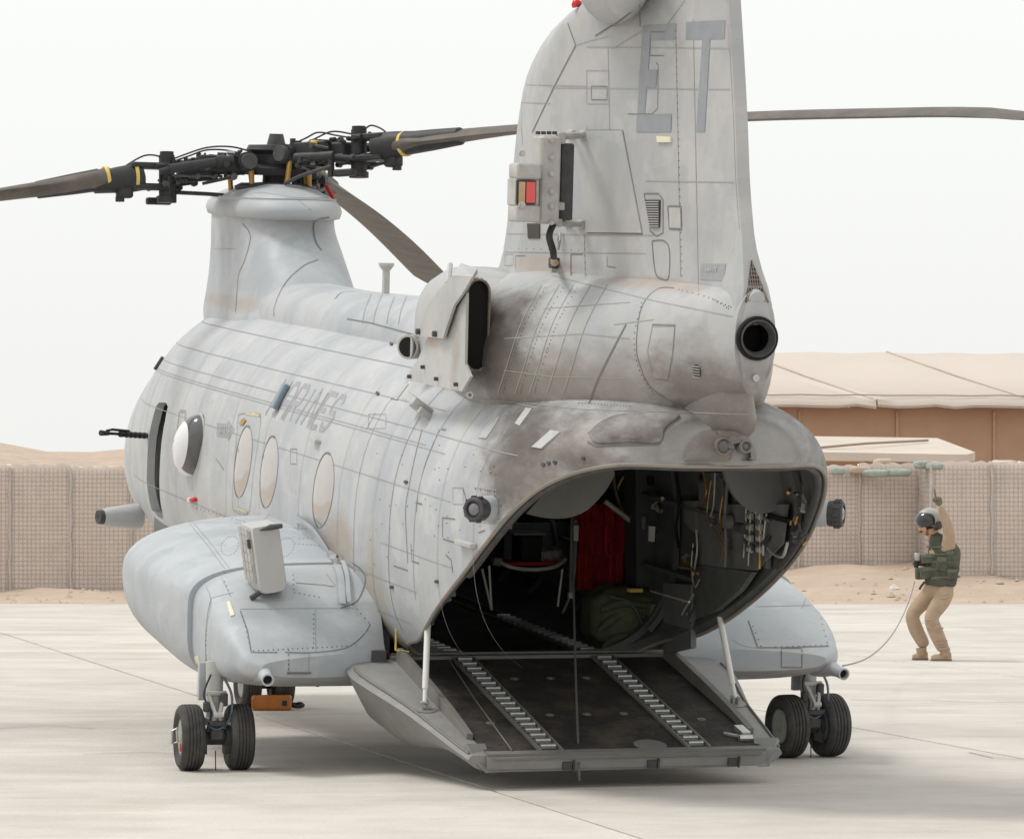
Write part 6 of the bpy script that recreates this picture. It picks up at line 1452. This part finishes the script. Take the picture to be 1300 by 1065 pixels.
b = MB(); b.tube(crom([Lp(PG(1211, 690, -.05)), Lp(PG(1217, 700, -.08)), Lp(PG(1216, 720, -.05)), Lp(PG(1212, 742, -.05))]), .012, 6); b.build('back_strap', M['vest'], PS, 40)
# gloved hand, index finger raised; the other hand closed on a switch box
def hand(c, up_, side_, nrm, fingers, name, s_=1.0):
    b = MB(); ellipsoid(b, c, (side_, nrm, up_), (.044*s_, .022*s_, .05*s_), -1, 1, 14, 8)
    for k, (off, ln, curl) in enumerate(fingers):
        p = c+up_*.035+side_*off; pts = [p]; d = up_.copy(); 
        for q in range(3):
            d = (Matrix.Rotation(curl, 3, side_) @ d).normalized(); p = p+d*ln/3; pts.append(p)
        b.tube(pts, [.0115, .011, .010, .008], 8)
    th0 = c-side_*.035-up_*.01; b.tube([th0, th0-side_*.02+up_*.02+nrm*.02, th0+up_*.05+nrm*.035+side_*.01], [.014, .012, .009], 8)
    return b.build(name, M['glove'], PS, 60)
hd = Lp(PG(1188, 636, -.28)); hand(hd, V(-.12, 0, 1).normalized(), V(.8, -.6, 0), V(-.6, -.8, 0), [(-.03, .10, .04), (-.010, .085, 1.35), (.011, .08, 1.4), (.030, .065, 1.4)], 'gloved_hand', 1.15)
hd = Lp(PG(1164, 713, .04)); hand(hd, V(-.9, -.2, .2).normalized(), V(0, -.3, 1).normalized(), V(-.3, -1, 0).normalized(), [(-.03, .08, 1.0), (-.010, .085, 1.1), (.011, .08, 1.1), (.030, .065, 1.2)], 'gloved_hand')
b = MB(); b.rbox(Lp(PG(1165, 707, 0)), (.07, .06, .09), .015); b.build('switch_box', M['steel'], PS, 30); b = MB(); b.rbox(Lp(PG(1163, 716, 0)), (.05, .05, .08), .012); b.build('switch_grip', M['dark'], PS, 30)
# boots
for hx_, tx, yb_, dy in ((1205, 1181, 841, -.12), (1178, 1160, 838, .12)):
    pts = [(tx+0, .035, .045, .03), (tx+4, .048, .05, .045), (tx+11, .05, .052, .05), (tx+17, .046, .05, .07), (hx_-3, .046, .048, .075), (hx_+1, .035, .03, .06)]
    zf = 0.0; b = MB(); rings = []
    for px, w1, w2, h in pts:
        x = PG(px, 0).x-PO.x; rings.append([V(x, dy+.05*cc*(1 if ss < 0 else .85), max(.002, .03+h*ss*(1.0 if ss > 0 else .5))) for cc, ss in arc(16)])
    b.loft(rings); b.build('boot', M['boot'], PS, 50)
    x = PG(hx_-6, 0).x-PO.x; b = MB(); b.cyl(V(x, dy, .05), V(x-.01, dy, .14), .055, .06, n=16); b.build('boot_shaft', M['boot'], PS, 50)
    b = MB(); xa, xb = PG(tx-1, 0).x-PO.x, PG(hx_+2, 0).x-PO.x; b.rbox(((xa+xb)/2, dy, .012), (xb-xa, .10, .022), .045, n=4); b.build('boot_sole', mat('boot sole', (.2, .15, .11), .9) if dy < 0 else bpy.data.materials['boot sole'], PS, 40)
b = MB(); b.rbox(Lp(PG(1180, 793, -.205)), (.09, .02, .09), .01, Matrix.Rotation(.35, 3, 'Y')); b.build('trouser_pocket', M['suit'], PS, 30)
for (x0, y0, x1, y1) in ((1172, 786, 1190, 781), (1181, 772, 1196, 762), (1186, 815, 1200, 812), (1183, 800, 1195, 796), (1190, 758, 1203, 755), (1176, 790, 1190, 790), (1190, 822, 1202, 820), (1186, 770, 1192, 776)):
    b = MB(); b.tube(crom([Lp(PG(x0, y0, -.20)), Lp(PG((x0+x1)/2, (y0+y1)/2+1.5, -.225)), Lp(PG(x1, y1, -.19))]), .010, 6); b.build('cloth_fold', M['suit'], PS, 60)
# talk cord from the person's belt down and along the ground to the helicopter
CD = empty('talk_cord', 'thin communication cord sagging from the person to the helicopter', 'cord', Matrix.Identity(4))
P_a = PG(1160, 738, -.1); sp0 = HM @ V(2.28, -.4, .70)
pts = [P_a]
for px, py, d in ((1156, 757, 44.2), (1147, 780, 43.0), (1133, 805, 41.0), (1115, 825, 38.6), (1095, 838, 34.5)): pts.append(U(px, py, 1, d, False))
pts.append(U(1070, 845, 1, sp0.y, False))
b = MB(); b.tube(crom(pts, 8), .0065, 5); b.build('cord', mat('grey cord', (.25, .24, .23), .7), CD, 60)
